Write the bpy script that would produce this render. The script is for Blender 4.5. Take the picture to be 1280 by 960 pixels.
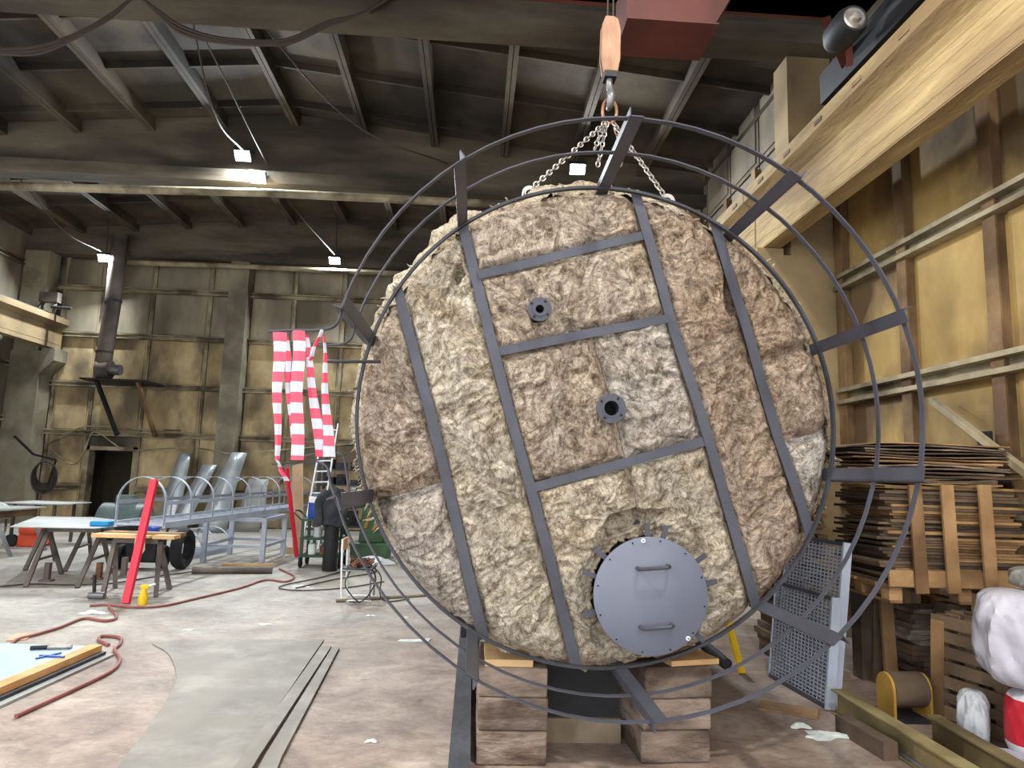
import bpy, math, random
import numpy as np
from mathutils import Vector, Matrix, Euler
random.seed(7)
PI = math.pi
S = bpy.context.scene
COL = S.collection
for o in list(bpy.data.objects):
    bpy.data.objects.remove(o)

# ------------------------------------------------------------------ camera
FPX, CAMH = 853.0, 1.7
def cam_axes(vp=(592, 594), slope=.033):
    f = Vector(((vp[0]-640)/FPX, -(vp[1]-480)/FPX, -1.0))
    y = f.normalized()
    z = f.cross(Vector((1, -slope, 0))).normalized()
    if z.y < 0: z = -z
    x = y.cross(z)
    return Matrix((x, y, z))            # rows: world axes in camera coords = camera to world rotation
RC = cam_axes()
cd = bpy.data.cameras.new('camera'); cam = bpy.data.objects.new('camera', cd); COL.objects.link(cam)
cd.sensor_width = 36; cd.lens = 36*FPX/1280; cd.clip_end = 200
cam.matrix_world = Matrix.Translation((0, 0, CAMH)) @ RC.to_4x4()
S.camera = cam
def ray(px, py): return RC @ Vector(((px-640)/FPX, -(py-480)/FPX, -1.0))
def AY(px, py, Y): d = ray(px, py); return Vector((0, 0, CAMH)) + d*(Y/d.y)
def AX(px, py, X): d = ray(px, py); return Vector((0, 0, CAMH)) + d*(X/d.x)
def AZ(px, py, Z=0.0): d = ray(px, py); return Vector((0, 0, CAMH)) + d*((Z-CAMH)/d.z)

# ------------------------------------------------------------------ world, exposure
w = bpy.data.worlds.new('world'); S.world = w; w.use_nodes = True
bg = w.node_tree.nodes['Background']
bg.inputs[0].default_value = (.94, .97, 1.0, 1); bg.inputs[1].default_value = 3.0
S.view_settings.view_transform = 'Standard'; S.view_settings.look = 'None'
S.view_settings.exposure = 0.16; S.view_settings.gamma = 1.0
S.view_settings.use_curve_mapping = False

LAMP_W = 190.0       # watts of one hall floodlight (radiometric)

# ------------------------------------------------------------------ helpers
def lin(c):
    r = []
    for v in c:
        v /= 255.0
        r.append(v/12.92 if v <= .04045 else ((v+.055)/1.055)**2.4)
    return (r[0], r[1], r[2], 1)
MATS = {}
def mat(name, c1, c2=None, scale=3.0, rough=.7, metal=0.0, bump=0.0, bscale=None, stretch=(1, 1, 1),
        lo=.35, hi=.65, detail=6, rnd=0.0, dist=0.0, c3=None, s3=.6, spec=.35, world=False):
    m = bpy.data.materials.new(name); m.use_nodes = True; MATS[name] = m
    nt = m.node_tree; N = nt.nodes; L = nt.links
    b = N['Principled BSDF']; b.inputs['Roughness'].default_value = rough; b.inputs['Metallic'].default_value = metal
    b.inputs['Specular IOR Level'].default_value = spec
    if c2 is None:
        b.inputs['Base Color'].default_value = lin(c1)
        if not (rnd or bump): return m
    if world:
        g = N.new('ShaderNodeNewGeometry'); src = g.outputs['Position']
    else:
        g = N.new('ShaderNodeTexCoord'); src = g.outputs['Object']
    mp = N.new('ShaderNodeMapping'); mp.inputs['Scale'].default_value = stretch; L.new(src, mp.inputs[0])
    vec = mp.outputs[0]
    oi = N.new('ShaderNodeObjectInfo')
    if not world:
        ad = N.new('ShaderNodeVectorMath'); ad.operation = 'ADD'
        mu = N.new('ShaderNodeMath'); mu.operation = 'MULTIPLY'; mu.inputs[1].default_value = 37.0
        L.new(oi.outputs['Random'], mu.inputs[0]); L.new(vec, ad.inputs[0]); L.new(mu.outputs[0], ad.inputs[1]); vec = ad.outputs[0]
    n = N.new('ShaderNodeTexNoise'); n.inputs['Scale'].default_value = scale; n.inputs['Detail'].default_value = detail
    n.inputs['Roughness'].default_value = .62; n.inputs['Distortion'].default_value = dist; L.new(vec, n.inputs['Vector'])
    r = N.new('ShaderNodeValToRGB'); r.color_ramp.elements[0].position = lo; r.color_ramp.elements[1].position = hi
    r.color_ramp.elements[0].color = lin(c1); r.color_ramp.elements[1].color = lin(c2 or c1)
    L.new(n.outputs['Fac'], r.inputs[0]); out = r.outputs[0]
    if c3 is not None:
        n3 = N.new('ShaderNodeTexNoise'); n3.inputs['Scale'].default_value = s3; n3.inputs['Detail'].default_value = 5; L.new(vec, n3.inputs['Vector'])
        r3 = N.new('ShaderNodeValToRGB'); r3.color_ramp.elements[0].position = .46; r3.color_ramp.elements[1].position = .62; L.new(n3.outputs['Fac'], r3.inputs[0])
        mx = N.new('ShaderNodeMix'); mx.data_type = 'RGBA'; L.new(r3.outputs[0], mx.inputs[0]); L.new(out, mx.inputs[6]); mx.inputs[7].default_value = lin(c3); out = mx.outputs[2]
    if rnd:
        hs = N.new('ShaderNodeHueSaturation'); mr = N.new('ShaderNodeMapRange'); mr.inputs[3].default_value = 1-rnd; mr.inputs[4].default_value = 1+rnd
        L.new(oi.outputs['Random'], mr.inputs[0]); L.new(mr.outputs[0], hs.inputs['Value']); L.new(out, hs.inputs['Color']); out = hs.outputs[0]
    L.new(out, b.inputs['Base Color'])
    if bump:
        n2 = N.new('ShaderNodeTexNoise'); n2.inputs['Scale'].default_value = bscale or scale*4; n2.inputs['Detail'].default_value = 8; L.new(vec, n2.inputs['Vector'])
        bp = N.new('ShaderNodeBump'); bp.inputs['Strength'].default_value = bump; bp.inputs['Distance'].default_value = .02
        L.new(n2.outputs['Fac'], bp.inputs['Height']); L.new(bp.outputs[0], b.inputs['Normal'])
    return m

def emis(name, col, strength):
    m = bpy.data.materials.new(name); m.use_nodes = True; MATS[name] = m
    b = m.node_tree.nodes['Principled BSDF']; b.inputs['Base Color'].default_value = (.8, .8, .8, 1)
    b.inputs['Emission Color'].default_value = (*col, 1); b.inputs['Emission Strength'].default_value = strength
    return m

class MB:
    """collects shapes; build() links them as one mesh object"""
    def __init__(s): s.v = []; s.f = []
    def add(s, vs, fs):
        k = len(s.v); s.v += [Vector(p) for p in vs]; s.f += [tuple(i+k for i in f) for f in fs]; return s
    def box(s, c, d, rot=None):
        x, y, z = d[0]/2, d[1]/2, d[2]/2
        vs = [Vector(p) for p in ((-x,-y,-z),(x,-y,-z),(x,y,-z),(-x,y,-z),(-x,-y,z),(x,-y,z),(x,y,z),(-x,y,z))]
        if rot is not None: vs = [rot @ p for p in vs]
        c = Vector(c)
        return s.add([p+c for p in vs], [(3,2,1,0),(4,5,6,7),(0,1,5,4),(1,2,6,5),(2,3,7,6),(3,0,4,7)])
    def span(s, a, b):      # axis-aligned box between two corners
        a, b = Vector(a), Vector(b); d = b-a
        return s.box((a+b)/2, (abs(d.x), abs(d.y), abs(d.z)))
    def bar(s, p, q, wd, th, up=(0, 0, 1)):     # rectangular bar from p to q; th along 'up', wd across
        p, q = Vector(p), Vector(q); d = q-p; L = d.length; d.normalize(); u = Vector(up)
        x = d.cross(u)
        if x.length < 1e-4: x = d.cross(Vector((1, 0, 0)))
        x.normalize(); u = x.cross(d)
        return s.box((p+q)/2, (wd, L, th), Matrix((x, d, u)).transposed())
    def angle(s, p, q, a, th, up):              # L-profile from p to q
        p, q = Vector(p), Vector(q); d = (q-p).normalized(); u = Vector(up); u = (u-d*u.dot(d)).normalized(); x = d.cross(u)
        s.bar(p, q, th, a, u); s.bar(p+x*(a*.45)-u*(a*.5-th/2), q+x*(a*.45)-u*(a*.5-th/2), a*.9, th, u); return s
    def cyl(s, p, q, r, n=16, r2=None, cap=True):
        p, q = Vector(p), Vector(q); d = (q-p).normalized(); a = d.orthogonal().normalized(); b = d.cross(a); r2 = r if r2 is None else r2
        vs = []; fs = []
        for i in range(n):
            t = 2*PI*i/n; e = a*math.cos(t)+b*math.sin(t); vs += [p+e*r, q+e*r2]
        for i in range(n):
            j = (i+1) % n; fs.append((2*i, 2*j, 2*j+1, 2*i+1))
        if cap: fs.append(tuple(2*i for i in range(n))[::-1]); fs.append(tuple(2*i+1 for i in range(n)))
        return s.add(vs, fs)
    def tube(s, pts, r, n=8, closed=False, cap=True):
        P = [Vector(p) for p in pts]; m = len(P); vs = []; fs = []; a = None
        for i in range(m):
            t = (P[(i+1) % m]-P[i-1]) if closed else (P[min(i+1, m-1)]-P[max(i-1, 0)])
            if t.length < 1e-9: t = Vector((0, 0, 1))
            t.normalize()
            a = t.orthogonal() if a is None else a-t*a.dot(t)
            if a.length < 1e-5: a = t.orthogonal()
            a.normalize(); b = t.cross(a); rr = r[i] if isinstance(r, (list, tuple)) else r
            vs += [P[i]+(a*math.cos(2*PI*k/n)+b*math.sin(2*PI*k/n))*rr for k in range(n)]
        for i in range(m if closed else m-1):
            j = (i+1) % m
            for k in range(n):
                l = (k+1) % n; fs.append((i*n+k, i*n+l, j*n+l, j*n+k))
        if cap and not closed: fs.append(tuple(range(n))[::-1]); fs.append(tuple((m-1)*n+k for k in range(n)))
        return s.add(vs, fs)
    def sweep(s, pts, prof, side, closed=False):  # rectangular profile (w along side(i), t along the normal) swept
        P = [Vector(p) for p in pts]; m = len(P); vs = []; fs = []
        for i in range(m):
            t = (P[(i+1) % m]-P[i-1]) if closed else (P[min(i+1, m-1)]-P[max(i-1, 0)])
            t.normalize(); w_ = Vector(side(i) if callable(side) else side); w_ = (w_-t*w_.dot(t)).normalized(); n_ = t.cross(w_)
            for sx, sy in ((-1,-1),(1,-1),(1,1),(-1,1)): vs.append(P[i]+w_*(sx*prof[0]/2)+n_*(sy*prof[1]/2))
        for i in range(m if closed else m-1):
            j = (i+1) % m
            for k in range(4): l = (k+1) % 4; fs.append((i*4+k, i*4+l, j*4+l, j*4+k))
        if not closed: fs += [(3,2,1,0), tuple((m-1)*4+k for k in range(4))]
        return s.add(vs, fs)
    def prism(s, poly, a, b):                   # poly: list of Vector offsets extruded from a to b (vectors)
        n = len(poly); a, b = Vector(a), Vector(b)
        vs = [a+Vector(p) for p in poly]+[b+Vector(p) for p in poly]
        fs = [tuple(range(n))[::-1], tuple(range(n, 2*n))]+[(i, (i+1) % n, n+(i+1) % n, n+i) for i in range(n)]
        return s.add(vs, fs)
    def lathe(s, prof, c=(0, 0, 0), n=20, axis='z'):
        vs = []; fs = []; c = Vector(c); m = len(prof)
        for i in range(n):
            t = 2*PI*i/n
            for r, h in prof:
                p = Vector((r*math.cos(t), r*math.sin(t), h))
                if axis == 'y': p = Vector((p.x, p.z, p.y))
                if axis == 'x': p = Vector((p.z, p.x, p.y))
                vs.append(c+p)
        for i in range(n):
            j = (i+1) % n
            for k in range(m-1): fs.append((i*m+k, j*m+k, j*m+k+1, i*m+k+1))
        return s.add(vs, fs)
    def mesh(s, name, off=None):
        me = bpy.data.meshes.new(name); vs = s.v if off is None else [p-off for p in s.v]
        me.from_pydata([tuple(p) for p in vs], [], s.f); me.update(); return me
    def build(s, name, m, parent=None, smooth=False, world=True, bevel=0):
        off = Vector(parent.location) if (parent is not None and world) else None
        if off is not None and parent.parent is not None: off = off + Vector(parent.parent.location)
        me = s.mesh(name, off); return link(name, me, m, parent, smooth, bevel)
def link(name, me, m, parent=None, smooth=False, bevel=0):
    if m is not None and not me.materials: me.materials.append(MATS[m] if isinstance(m, str) else m)
    if smooth:
        me.polygons.foreach_set('use_smooth', [True]*len(me.polygons))
        if hasattr(me, 'set_sharp_from_angle'): me.set_sharp_from_angle(angle=math.radians(38))
    o = bpy.data.objects.new(name, me); COL.objects.link(o)
    if parent is not None: o.parent = parent
    if bevel:
        b = o.modifiers.new('bevel', 'BEVEL'); b.width = bevel; b.segments = 2; b.limit_method = 'ANGLE'
    return o
def tag(o, label, cat, group=None, kind=None):
    o['label'] = label; o['category'] = cat
    if group: o['group'] = group
    if kind: o['kind'] = kind
    return o
def thing(name, label, cat, loc=(0, 0, 0), rz=0.0, group=None):
    o = bpy.data.objects.new(name, None); COL.objects.link(o); o.empty_display_size = .1
    o.location = loc; o.rotation_euler = (0, 0, rz); return tag(o, label, cat, group)
def solid(mb, name, m, label, cat, group=None, smooth=False, base=None, bevel=0):
    """a thing that is one mesh; its origin at the base centre"""
    v = mb.v; lo = Vector((min(p.x for p in v), min(p.y for p in v), min(p.z for p in v))); hi = Vector((max(p.x for p in v), max(p.y for p in v), max(p.z for p in v)))
    b = Vector(base) if base is not None else Vector(((lo.x+hi.x)/2, (lo.y+hi.y)/2, lo.z))
    o = link(name, mb.mesh(name, b), m, None, smooth, bevel); o.location = b
    return tag(o, label, cat, group)
def struct(name, mb=None, m=None, parent=None, smooth=False, loc=(0, 0, 0)):
    if mb is None:
        o = bpy.data.objects.new(name, None); COL.objects.link(o); o.location = loc
    else: o = mb.build(name, m, parent, smooth)
    if parent is None: o['kind'] = 'structure'
    return o
def arc(c, r, a0, a1, n, ex=(1, 0, 0), ez=(0, 0, 1)):
    c, ex, ez = Vector(c), Vector(ex), Vector(ez)
    return [c+ex*(r*math.cos(a0+(a1-a0)*i/n))+ez*(r*math.sin(a0+(a1-a0)*i/n)) for i in range(n+1)]
def smooth_path(pts, k=8):                      # Catmull-Rom through points
    P = [Vector(p) for p in pts]; P = [P[0]*2-P[1]]+P+[P[-1]*2-P[-2]]; out = []
    for i in range(1, len(P)-2):
        a, b, c, d = P[i-1], P[i], P[i+1], P[i+2]
        for j in range(k):
            t = j/k; out.append(.5*((2*b)+(c-a)*t+(2*a-5*b+4*c-d)*t*t+(3*b-a-3*c+d)*t**3))
    return out+[P[-2]]
# vectorised gradient-free value noise
def vnoise(x, y, seed=0):
    xi = np.floor(x).astype(np.int64); yi = np.floor(y).astype(np.int64); xf = x-xi; yf = y-yi
    def h(a, b):
        n = (a*374761393+b*668265263+seed*1442695041) & 0x7fffffff
        n = ((n ^ (n >> 13))*1274126177) & 0x7fffffff
        return ((n ^ (n >> 16)) & 0xffff)/65535.0
    u = xf*xf*xf*(xf*(xf*6-15)+10); v = yf*yf*yf*(yf*(yf*6-15)+10)
    return (h(xi, yi)*(1-u)+h(xi+1, yi)*u)*(1-v)+(h(xi, yi+1)*(1-u)+h(xi+1, yi+1)*u)*v
def fbm(x, y, o=4, seed=0, g=.5):
    s = 0; a = 1; t = 0
    for i in range(o): s = s+a*vnoise(x, y, seed+i*17); t += a; a *= g; x = x*2.03+5.2; y = y*2.03+1.7
    return s/t

# ------------------------------------------------------------------ materials
mat('concrete', (92, 86, 76), (140, 132, 117), 1.2, .9, bump=.4, bscale=9, lo=.3, hi=.7, c3=(70, 64, 55), s3=.5, world=True)
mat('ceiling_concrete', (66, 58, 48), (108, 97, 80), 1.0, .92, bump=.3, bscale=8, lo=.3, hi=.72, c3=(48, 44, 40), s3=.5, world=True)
mat('crane_beam_concrete', (140, 116, 78), (198, 172, 122), 1.6, .85, bump=.9, bscale=9, stretch=(2, .5, 3), lo=.3, hi=.7, c3=(140, 116, 82), s3=.7, world=True)
mat('back_column_concrete', (122, 116, 98), (160, 153, 132), 1.2, .88, bump=.4, bscale=8, lo=.3, hi=.7, c3=(98, 92, 78), s3=.7, world=True)
mat('girder_concrete', (80, 73, 62), (122, 113, 97), 1.0, .92, bump=.4, bscale=8, stretch=(.4, 1, 1.6), lo=.3, hi=.7, c3=(62, 56, 48), s3=.6, world=True)  # tone raised to put lamplight and haze into the girder colour
mat('column_concrete', (140, 120, 88), (176, 156, 118), 1.2, .88, bump=.4, bscale=8, lo=.3, hi=.7, c3=(112, 96, 72), s3=.6, world=True)
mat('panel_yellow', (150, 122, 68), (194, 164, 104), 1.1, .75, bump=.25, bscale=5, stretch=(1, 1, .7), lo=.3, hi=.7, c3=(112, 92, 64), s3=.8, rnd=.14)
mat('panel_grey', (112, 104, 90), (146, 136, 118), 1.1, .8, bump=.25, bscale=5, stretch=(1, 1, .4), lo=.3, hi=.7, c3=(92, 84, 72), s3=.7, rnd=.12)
mat('panel_back', (150, 130, 92), (206, 186, 144), 1.8, .75, bump=.25, bscale=5, stretch=(1, 1, .6), lo=.3, hi=.7, c3=(118, 104, 84), s3=1.1, rnd=.12)  # lighter copy of panel_yellow, stands in for lamplight on the back wall
mat('panel_back_grey', (132, 124, 106), (170, 160, 138), 1.1, .8, bump=.25, bscale=5, stretch=(1, 1, .4), lo=.3, hi=.7, c3=(104, 96, 82), s3=.7, rnd=.12)  # lighter copy of panel_grey with the back wall's light in its colour
mat('ledge', (132, 120, 96), (176, 164, 136), 2.0, .8, bump=.4, bscale=12, c3=(88, 76, 60), s3=1.2, world=True)
mat('post_rust', (104, 80, 56), (150, 122, 86), 1.6, .8, bump=.3, bscale=10, c3=(88, 66, 46), s3=1.0, world=True)
mat('slate_paint', (60, 61, 70), (73, 74, 84), 2.5, .42, bump=.04, bscale=30, rnd=.02)
mat('cover_paint', (102, 106, 121), (111, 116, 131), 1.6, .38, bump=.02, bscale=30)
mat('dark_steel', (40, 41, 46), (62, 63, 70), 3, .55, bump=.15, bscale=18)
mat('black_steel', (24, 24, 27), (38, 38, 42), 3, .6)
mat('grey_steel', (108, 108, 110), (150, 150, 152), 3, .45, metal=.6, bump=.1)
mat('light_paint', (158, 166, 182), (178, 186, 200), 2, .45)
mat('chain_steel', (140, 132, 124), (184, 178, 172), 9, .4, metal=.7)
mat('rust_chain', (126, 84, 68), (170, 130, 112), 9, .55, metal=.3)
mat('hook_rust', (120, 84, 62), (176, 136, 108), 6, .6, bump=.3, bscale=20, stretch=(1, 1, .3))
mat('crane_red', (86, 44, 38), (104, 54, 46), 1.2, .6, bump=.1, c3=(76, 40, 35), s3=.8)
mat('rope', (60, 55, 48))
mat('cable', (46, 42, 38), (70, 64, 58), 4, .7)
mat('duct', (84, 76, 72), (120, 110, 102), 1.4, .6, bump=.2, c3=(70, 62, 58), s3=1.2)
mat('wood_old', (92, 76, 62), (134, 112, 90), 2.2, .85, bump=.5, bscale=14, stretch=(1, 1, 1), rnd=.22, c3=(74, 62, 52), s3=1.0)
mat('wood_new', (190, 152, 104), (222, 186, 136), 2.5, .75, bump=.3, bscale=14, rnd=.10)
mat('wood_pallet', (150, 116, 78), (188, 150, 106), 2.4, .8, bump=.4, bscale=14, rnd=.16, c3=(120, 92, 64), s3=1.3)
mat('wood_plank_grey', (120, 104, 86), (160, 142, 120), 2.4, .85, bump=.5, bscale=14, c3=(100, 86, 72), s3=1.2)
mat('timber', (104, 90, 80), (160, 142, 128), 3.0, .9, bump=.9, bscale=16, stretch=(1, 1, 2.5), rnd=.12, c3=(78, 62, 52), s3=1.8)
mat('dark_void', (14, 14, 15))
mat('white_plastic', (222, 226, 230), (238, 240, 242), 3, .5)

def floor_material():
    m = bpy.data.materials.new('floor'); m.use_nodes = True; MATS['floor'] = m
    nt = m.node_tree; N = nt.nodes; L = nt.links; b = N['Principled BSDF']; b.inputs['Roughness'].default_value = .7
    g = N.new('ShaderNodeNewGeometry')
    def noise(sc, det, dist=0, st=(1, 1, 1)):
        mp = N.new('ShaderNodeMapping'); mp.inputs['Scale'].default_value = st; L.new(g.outputs['Position'], mp.inputs[0])
        n = N.new('ShaderNodeTexNoise'); n.inputs['Scale'].default_value = sc; n.inputs['Detail'].default_value = det; n.inputs['Roughness'].default_value = .65
        n.inputs['Distortion'].default_value = dist; L.new(mp.outputs[0], n.inputs['Vector']); return n.outputs['Fac']
    def ramp(f, stops):
        r = N.new('ShaderNodeValToRGB'); e = r.color_ramp.elements
        while len(e) < len(stops): e.new(.5)
        for k, (p, c) in enumerate(stops): e[k].position = p; e[k].color = c if len(c) == 4 else lin(c)
        L.new(f, r.inputs[0]); return r.outputs[0]
    def mix(f, a, c):
        x = N.new('ShaderNodeMix'); x.data_type = 'RGBA'; L.new(f, x.inputs[0]); L.new(a, x.inputs[6]); L.new(c, x.inputs[7]); return x.outputs[2]
    grey = ramp(noise(1.1, 9, .4), [(.28, (118, 112, 104)), (.5, (152, 147, 138)), (.72, (182, 177, 166))])
    brown = ramp(noise(1.6, 10, .8), [(.25, (98, 81, 71)), (.5, (148, 130, 118)), (.75, (188, 173, 159))])
    # rust-brown worn area: concrete stained around the work place
    sx = N.new('ShaderNodeSeparateXYZ'); L.new(g.outputs['Position'], sx.inputs[0])
    mr = N.new('ShaderNodeMapRange'); mr.inputs[1].default_value = 9.5; mr.inputs[2].default_value = 5.0; L.new(sx.outputs['Y'], mr.inputs[0])
    mx_ = N.new('ShaderNodeMapRange'); mx_.inputs[1].default_value = -6.0; mx_.inputs[2].default_value = 0.5; L.new(sx.outputs['X'], mx_.inputs[0])
    a1 = N.new('ShaderNodeMath'); a1.operation = 'ADD'; L.new(mr.outputs[0], a1.inputs[0]); L.new(mx_.outputs[0], a1.inputs[1])
    n5 = noise(.55, 6, .5)
    a2 = N.new('ShaderNodeMath'); a2.operation = 'MULTIPLY_ADD'; a2.inputs[1].default_value = 2.6; L.new(n5, a2.inputs[0]); L.new(a1.outputs[0], a2.inputs[2])
    fac = ramp(a2.outputs[0], [(.0, (0, 0, 0, 1)), (1.0, (1, 1, 1, 1))])
    a3 = N.new('ShaderNodeMapRange'); a3.inputs[1].default_value = 1.75; a3.inputs[2].default_value = 2.9; L.new(a2.outputs[0], a3.inputs[0])
    c = mix(a3.outputs[0], grey, brown)
    spots = ramp(noise(2.3, 8, 1.2, (1, 2.2, 1)), [(.58, (0, 0, 0, 1)), (.72, (1, 1, 1, 1))])
    dk = N.new('ShaderNodeRGB'); dk.outputs[0].default_value = lin((112, 92, 74))
    sm = N.new('ShaderNodeMath'); sm.operation = 'MULTIPLY'; sm.inputs[1].default_value = .7; L.new(spots, sm.inputs[0])
    c = mix(sm.outputs[0], c, dk.outputs[0])
    sp2 = ramp(noise(22, 6, 1.2), [(.63, (0, 0, 0, 1)), (.74, (1, 1, 1, 1))])
    lt = N.new('ShaderNodeRGB'); lt.outputs[0].default_value = lin((196, 190, 180))
    sm2 = N.new('ShaderNodeMath'); sm2.operation = 'MULTIPLY'; sm2.inputs[1].default_value = .8; L.new(sp2, sm2.inputs[0])
    c = mix(sm2.outputs[0], c, lt.outputs[0])
    fine = ramp(noise(9, 10, 1.0, (1, 1.8, 1)), [(.3, (.74, .72, .70, 1)), (.5, (1, 1, 1, 1)), (.72, (1.18, 1.17, 1.15, 1))])
    mm = N.new('ShaderNodeMix'); mm.data_type = 'RGBA'; mm.blend_type = 'MULTIPLY'; mm.inputs[0].default_value = 1.0; L.new(c, mm.inputs[6]); L.new(fine, mm.inputs[7]); c = mm.outputs[2]
    L.new(c, b.inputs['Base Color'])
    bp = N.new('ShaderNodeBump'); bp.inputs['Strength'].default_value = .25; bp.inputs['Distance'].default_value = .02; L.new(noise(7, 8), bp.inputs['Height']); L.new(bp.outputs[0], b.inputs['Normal'])
floor_material()

def wool_material(name, dark, mid, light, seed):
    m = bpy.data.materials.new(name); m.use_nodes = True; MATS[name] = m
    nt = m.node_tree; N = nt.nodes; L = nt.links; b = N['Principled BSDF']; b.inputs['Roughness'].default_value = .95; b.inputs['Specular IOR Level'].default_value = .1
    g = N.new('ShaderNodeNewGeometry')
    mp = N.new('ShaderNodeMapping'); mp.inputs['Location'].default_value = (seed*3.1, seed*1.7, seed*.9); L.new(g.outputs['Position'], mp.inputs[0])
    def noise(sc, det, dist, ro=.6):
        n = N.new('ShaderNodeTexNoise'); n.inputs['Scale'].default_value = sc; n.inputs['Detail'].default_value = det; n.inputs['Roughness'].default_value = ro
        n.inputs['Distortion'].default_value = dist; L.new(mp.outputs[0], n.inputs['Vector']); return n.outputs['Fac']
    def ramp(f, stops):
        r = N.new('ShaderNodeValToRGB'); e = r.color_ramp.elements
        while len(e) < len(stops): e.new(.5)
        for k, (p, c) in enumerate(stops): e[k].position = p; e[k].color = c if len(c) == 4 else lin(c)
        L.new(f, r.inputs[0]); return r.outputs[0]
    swirl = noise(7.5, 10, 1.6, .7)
    col = ramp(swirl, [(.27, dark), (.42, mid), (.58, light), (.76, mid)])  # fibre tone plus painted crease shade: dark stop falls in the bump hollows
    big = ramp(noise(1.5, 4, .8), [(.4, (0, 0, 0, 1)), (.62, (1, 1, 1, 1))])
    tint = N.new('ShaderNodeMix'); tint.data_type = 'RGBA'; tint.blend_type = 'MULTIPLY'; tint.inputs[7].default_value = (.80, .73, .64, 1)
    fm = N.new('ShaderNodeMath'); fm.operation = 'MULTIPLY'; fm.inputs[1].default_value = .75; L.new(big, fm.inputs[0]); L.new(fm.outputs[0], tint.inputs[0]); L.new(col, tint.inputs[6])
    fib = ramp(noise(48, 7, 2.2, .75), [(.34, (.62, .60, .57, 1)), (.6, (1.0, 1.0, 1.0, 1))])
    mul = N.new('ShaderNodeMix'); mul.data_type = 'RGBA'; mul.blend_type = 'MULTIPLY'; mul.inputs[0].default_value = .8; L.new(tint.outputs[2], mul.inputs[6]); L.new(fib, mul.inputs[7])
    crease_thr = ramp(noise(5.5, 8, 2.8, .62), [(.455, (1, 1, 1, 1)), (.49, (.46, .41, .35, 1)), (.50, (.40, .35, .29, 1)), (.525, (1, 1, 1, 1))])  # thin dark lines: crease shade and dirty fibres put into the colour
    crease_thr2 = ramp(noise(13, 7, 2.6, .66), [(.45, (1, 1, 1, 1)), (.49, (.62, .58, .52, 1)), (.53, (1, 1, 1, 1))])  # finer dark lines, crease shade painted the same way
    m2 = N.new('ShaderNodeMix'); m2.data_type = 'RGBA'; m2.blend_type = 'MULTIPLY'; m2.inputs[0].default_value = .85; L.new(mul.outputs[2], m2.inputs[6]); L.new(crease_thr, m2.inputs[7])
    m3 = N.new('ShaderNodeMix'); m3.data_type = 'RGBA'; m3.blend_type = 'MULTIPLY'; m3.inputs[0].default_value = .8; L.new(m2.outputs[2], m3.inputs[6]); L.new(crease_thr2, m3.inputs[7])
    L.new(m3.outputs[2], b.inputs['Base Color'])
    b1 = N.new('ShaderNodeBump'); b1.inputs['Strength'].default_value = .9; b1.inputs['Distance'].default_value = .03; L.new(swirl, b1.inputs['Height'])
    b2 = N.new('ShaderNodeBump'); b2.inputs['Strength'].default_value = .6; b2.inputs['Distance'].default_value = .008; L.new(noise(55, 7, 2.0, .75), b2.inputs['Height']); L.new(b1.outputs[0], b2.inputs['Normal'])
    L.new(b2.outputs[0], b.inputs['Normal'])
wool_material('wool_tan', (84, 72, 61), (156, 142, 126), (212, 199, 184), 1)
wool_material('wool_cream', (92, 83, 70), (168, 158, 141), (222, 214, 198), 2)
wool_material('wool_brown', (86, 71, 60), (152, 134, 119), (202, 185, 169), 3)
wool_material('wool_grey', (84, 78, 73), (160, 153, 146), (218, 212, 206), 4)

# ------------------------------------------------------------------ hall shell
XL, XR, YB, Y0 = -13.15, 4.9, 20.15, -3.0
RIDGE, ZR, SL = -4.12, 9.0, .094
def zroof(x): return ZR - SL*abs(x-RIDGE)
fl = MB().span((XL-.3, Y0, -.1), (XR+.3, YB+4.2, 0)); struct('floor', fl, 'floor')

# ceiling: ribbed slabs between girders
girders = [(2.5, 3.0), (8.33, 8.8), (13.95, 14.43), (19.7, 20.1)]
ceil = struct('ceiling')
def slab_mesh(name, Wd, Ln):
    b = MB(); b.span((-Wd/2, 0, .30), (Wd/2, Ln, .36))
    for s in (-1, 1):
        x0 = s*(Wd/2-.006); b.span((x0, 0, 0), (x0-s*.075, Ln, .30))
    k = 4
    for i in range(k):
        y = Ln*(i+.5)/k; b.span((-Wd/2+.08, y-.025, .16), (Wd/2-.08, y+.025, .30))
    return b.mesh(name)
sw = 1.4995
bays = [(Y0, 2.75), (2.75, 8.56), (8.56, 14.2), (14.2, 20.4)]
for (y0, y1) in bays:
    me = slab_mesh('ceiling_slab', sw/math.cos(math.atan(SL))-.002, y1-y0-.01)
    for s in (-1, 1):
        for k in range(6):
            xc = RIDGE+s*sw*(k+.5)
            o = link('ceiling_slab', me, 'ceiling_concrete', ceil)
            o.location = (xc, y0+.005, ZR-SL*sw*(k+.5)); o.rotation_euler = (0, s*math.atan(SL), 0)
gz = 7.66
for k, (a, b_) in enumerate(girders):
    g = MB(); ym = (a+b_)/2
    g.prism([(XL-RIDGE, 0, 7.72), (XR-RIDGE, 0, 7.72), (XR-RIDGE, 0, zroof(XR)+.29), (0, 0, ZR+.29), (XL-RIDGE, 0, zroof(XL)+.29)], (RIDGE, ym-.13, 0), (RIDGE, ym+.13, 0))
    g.span((XL, a, gz), (XR, b_, gz+.26))
    struct('trim_%d' % (k+1), g, 'girder_concrete')

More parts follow.
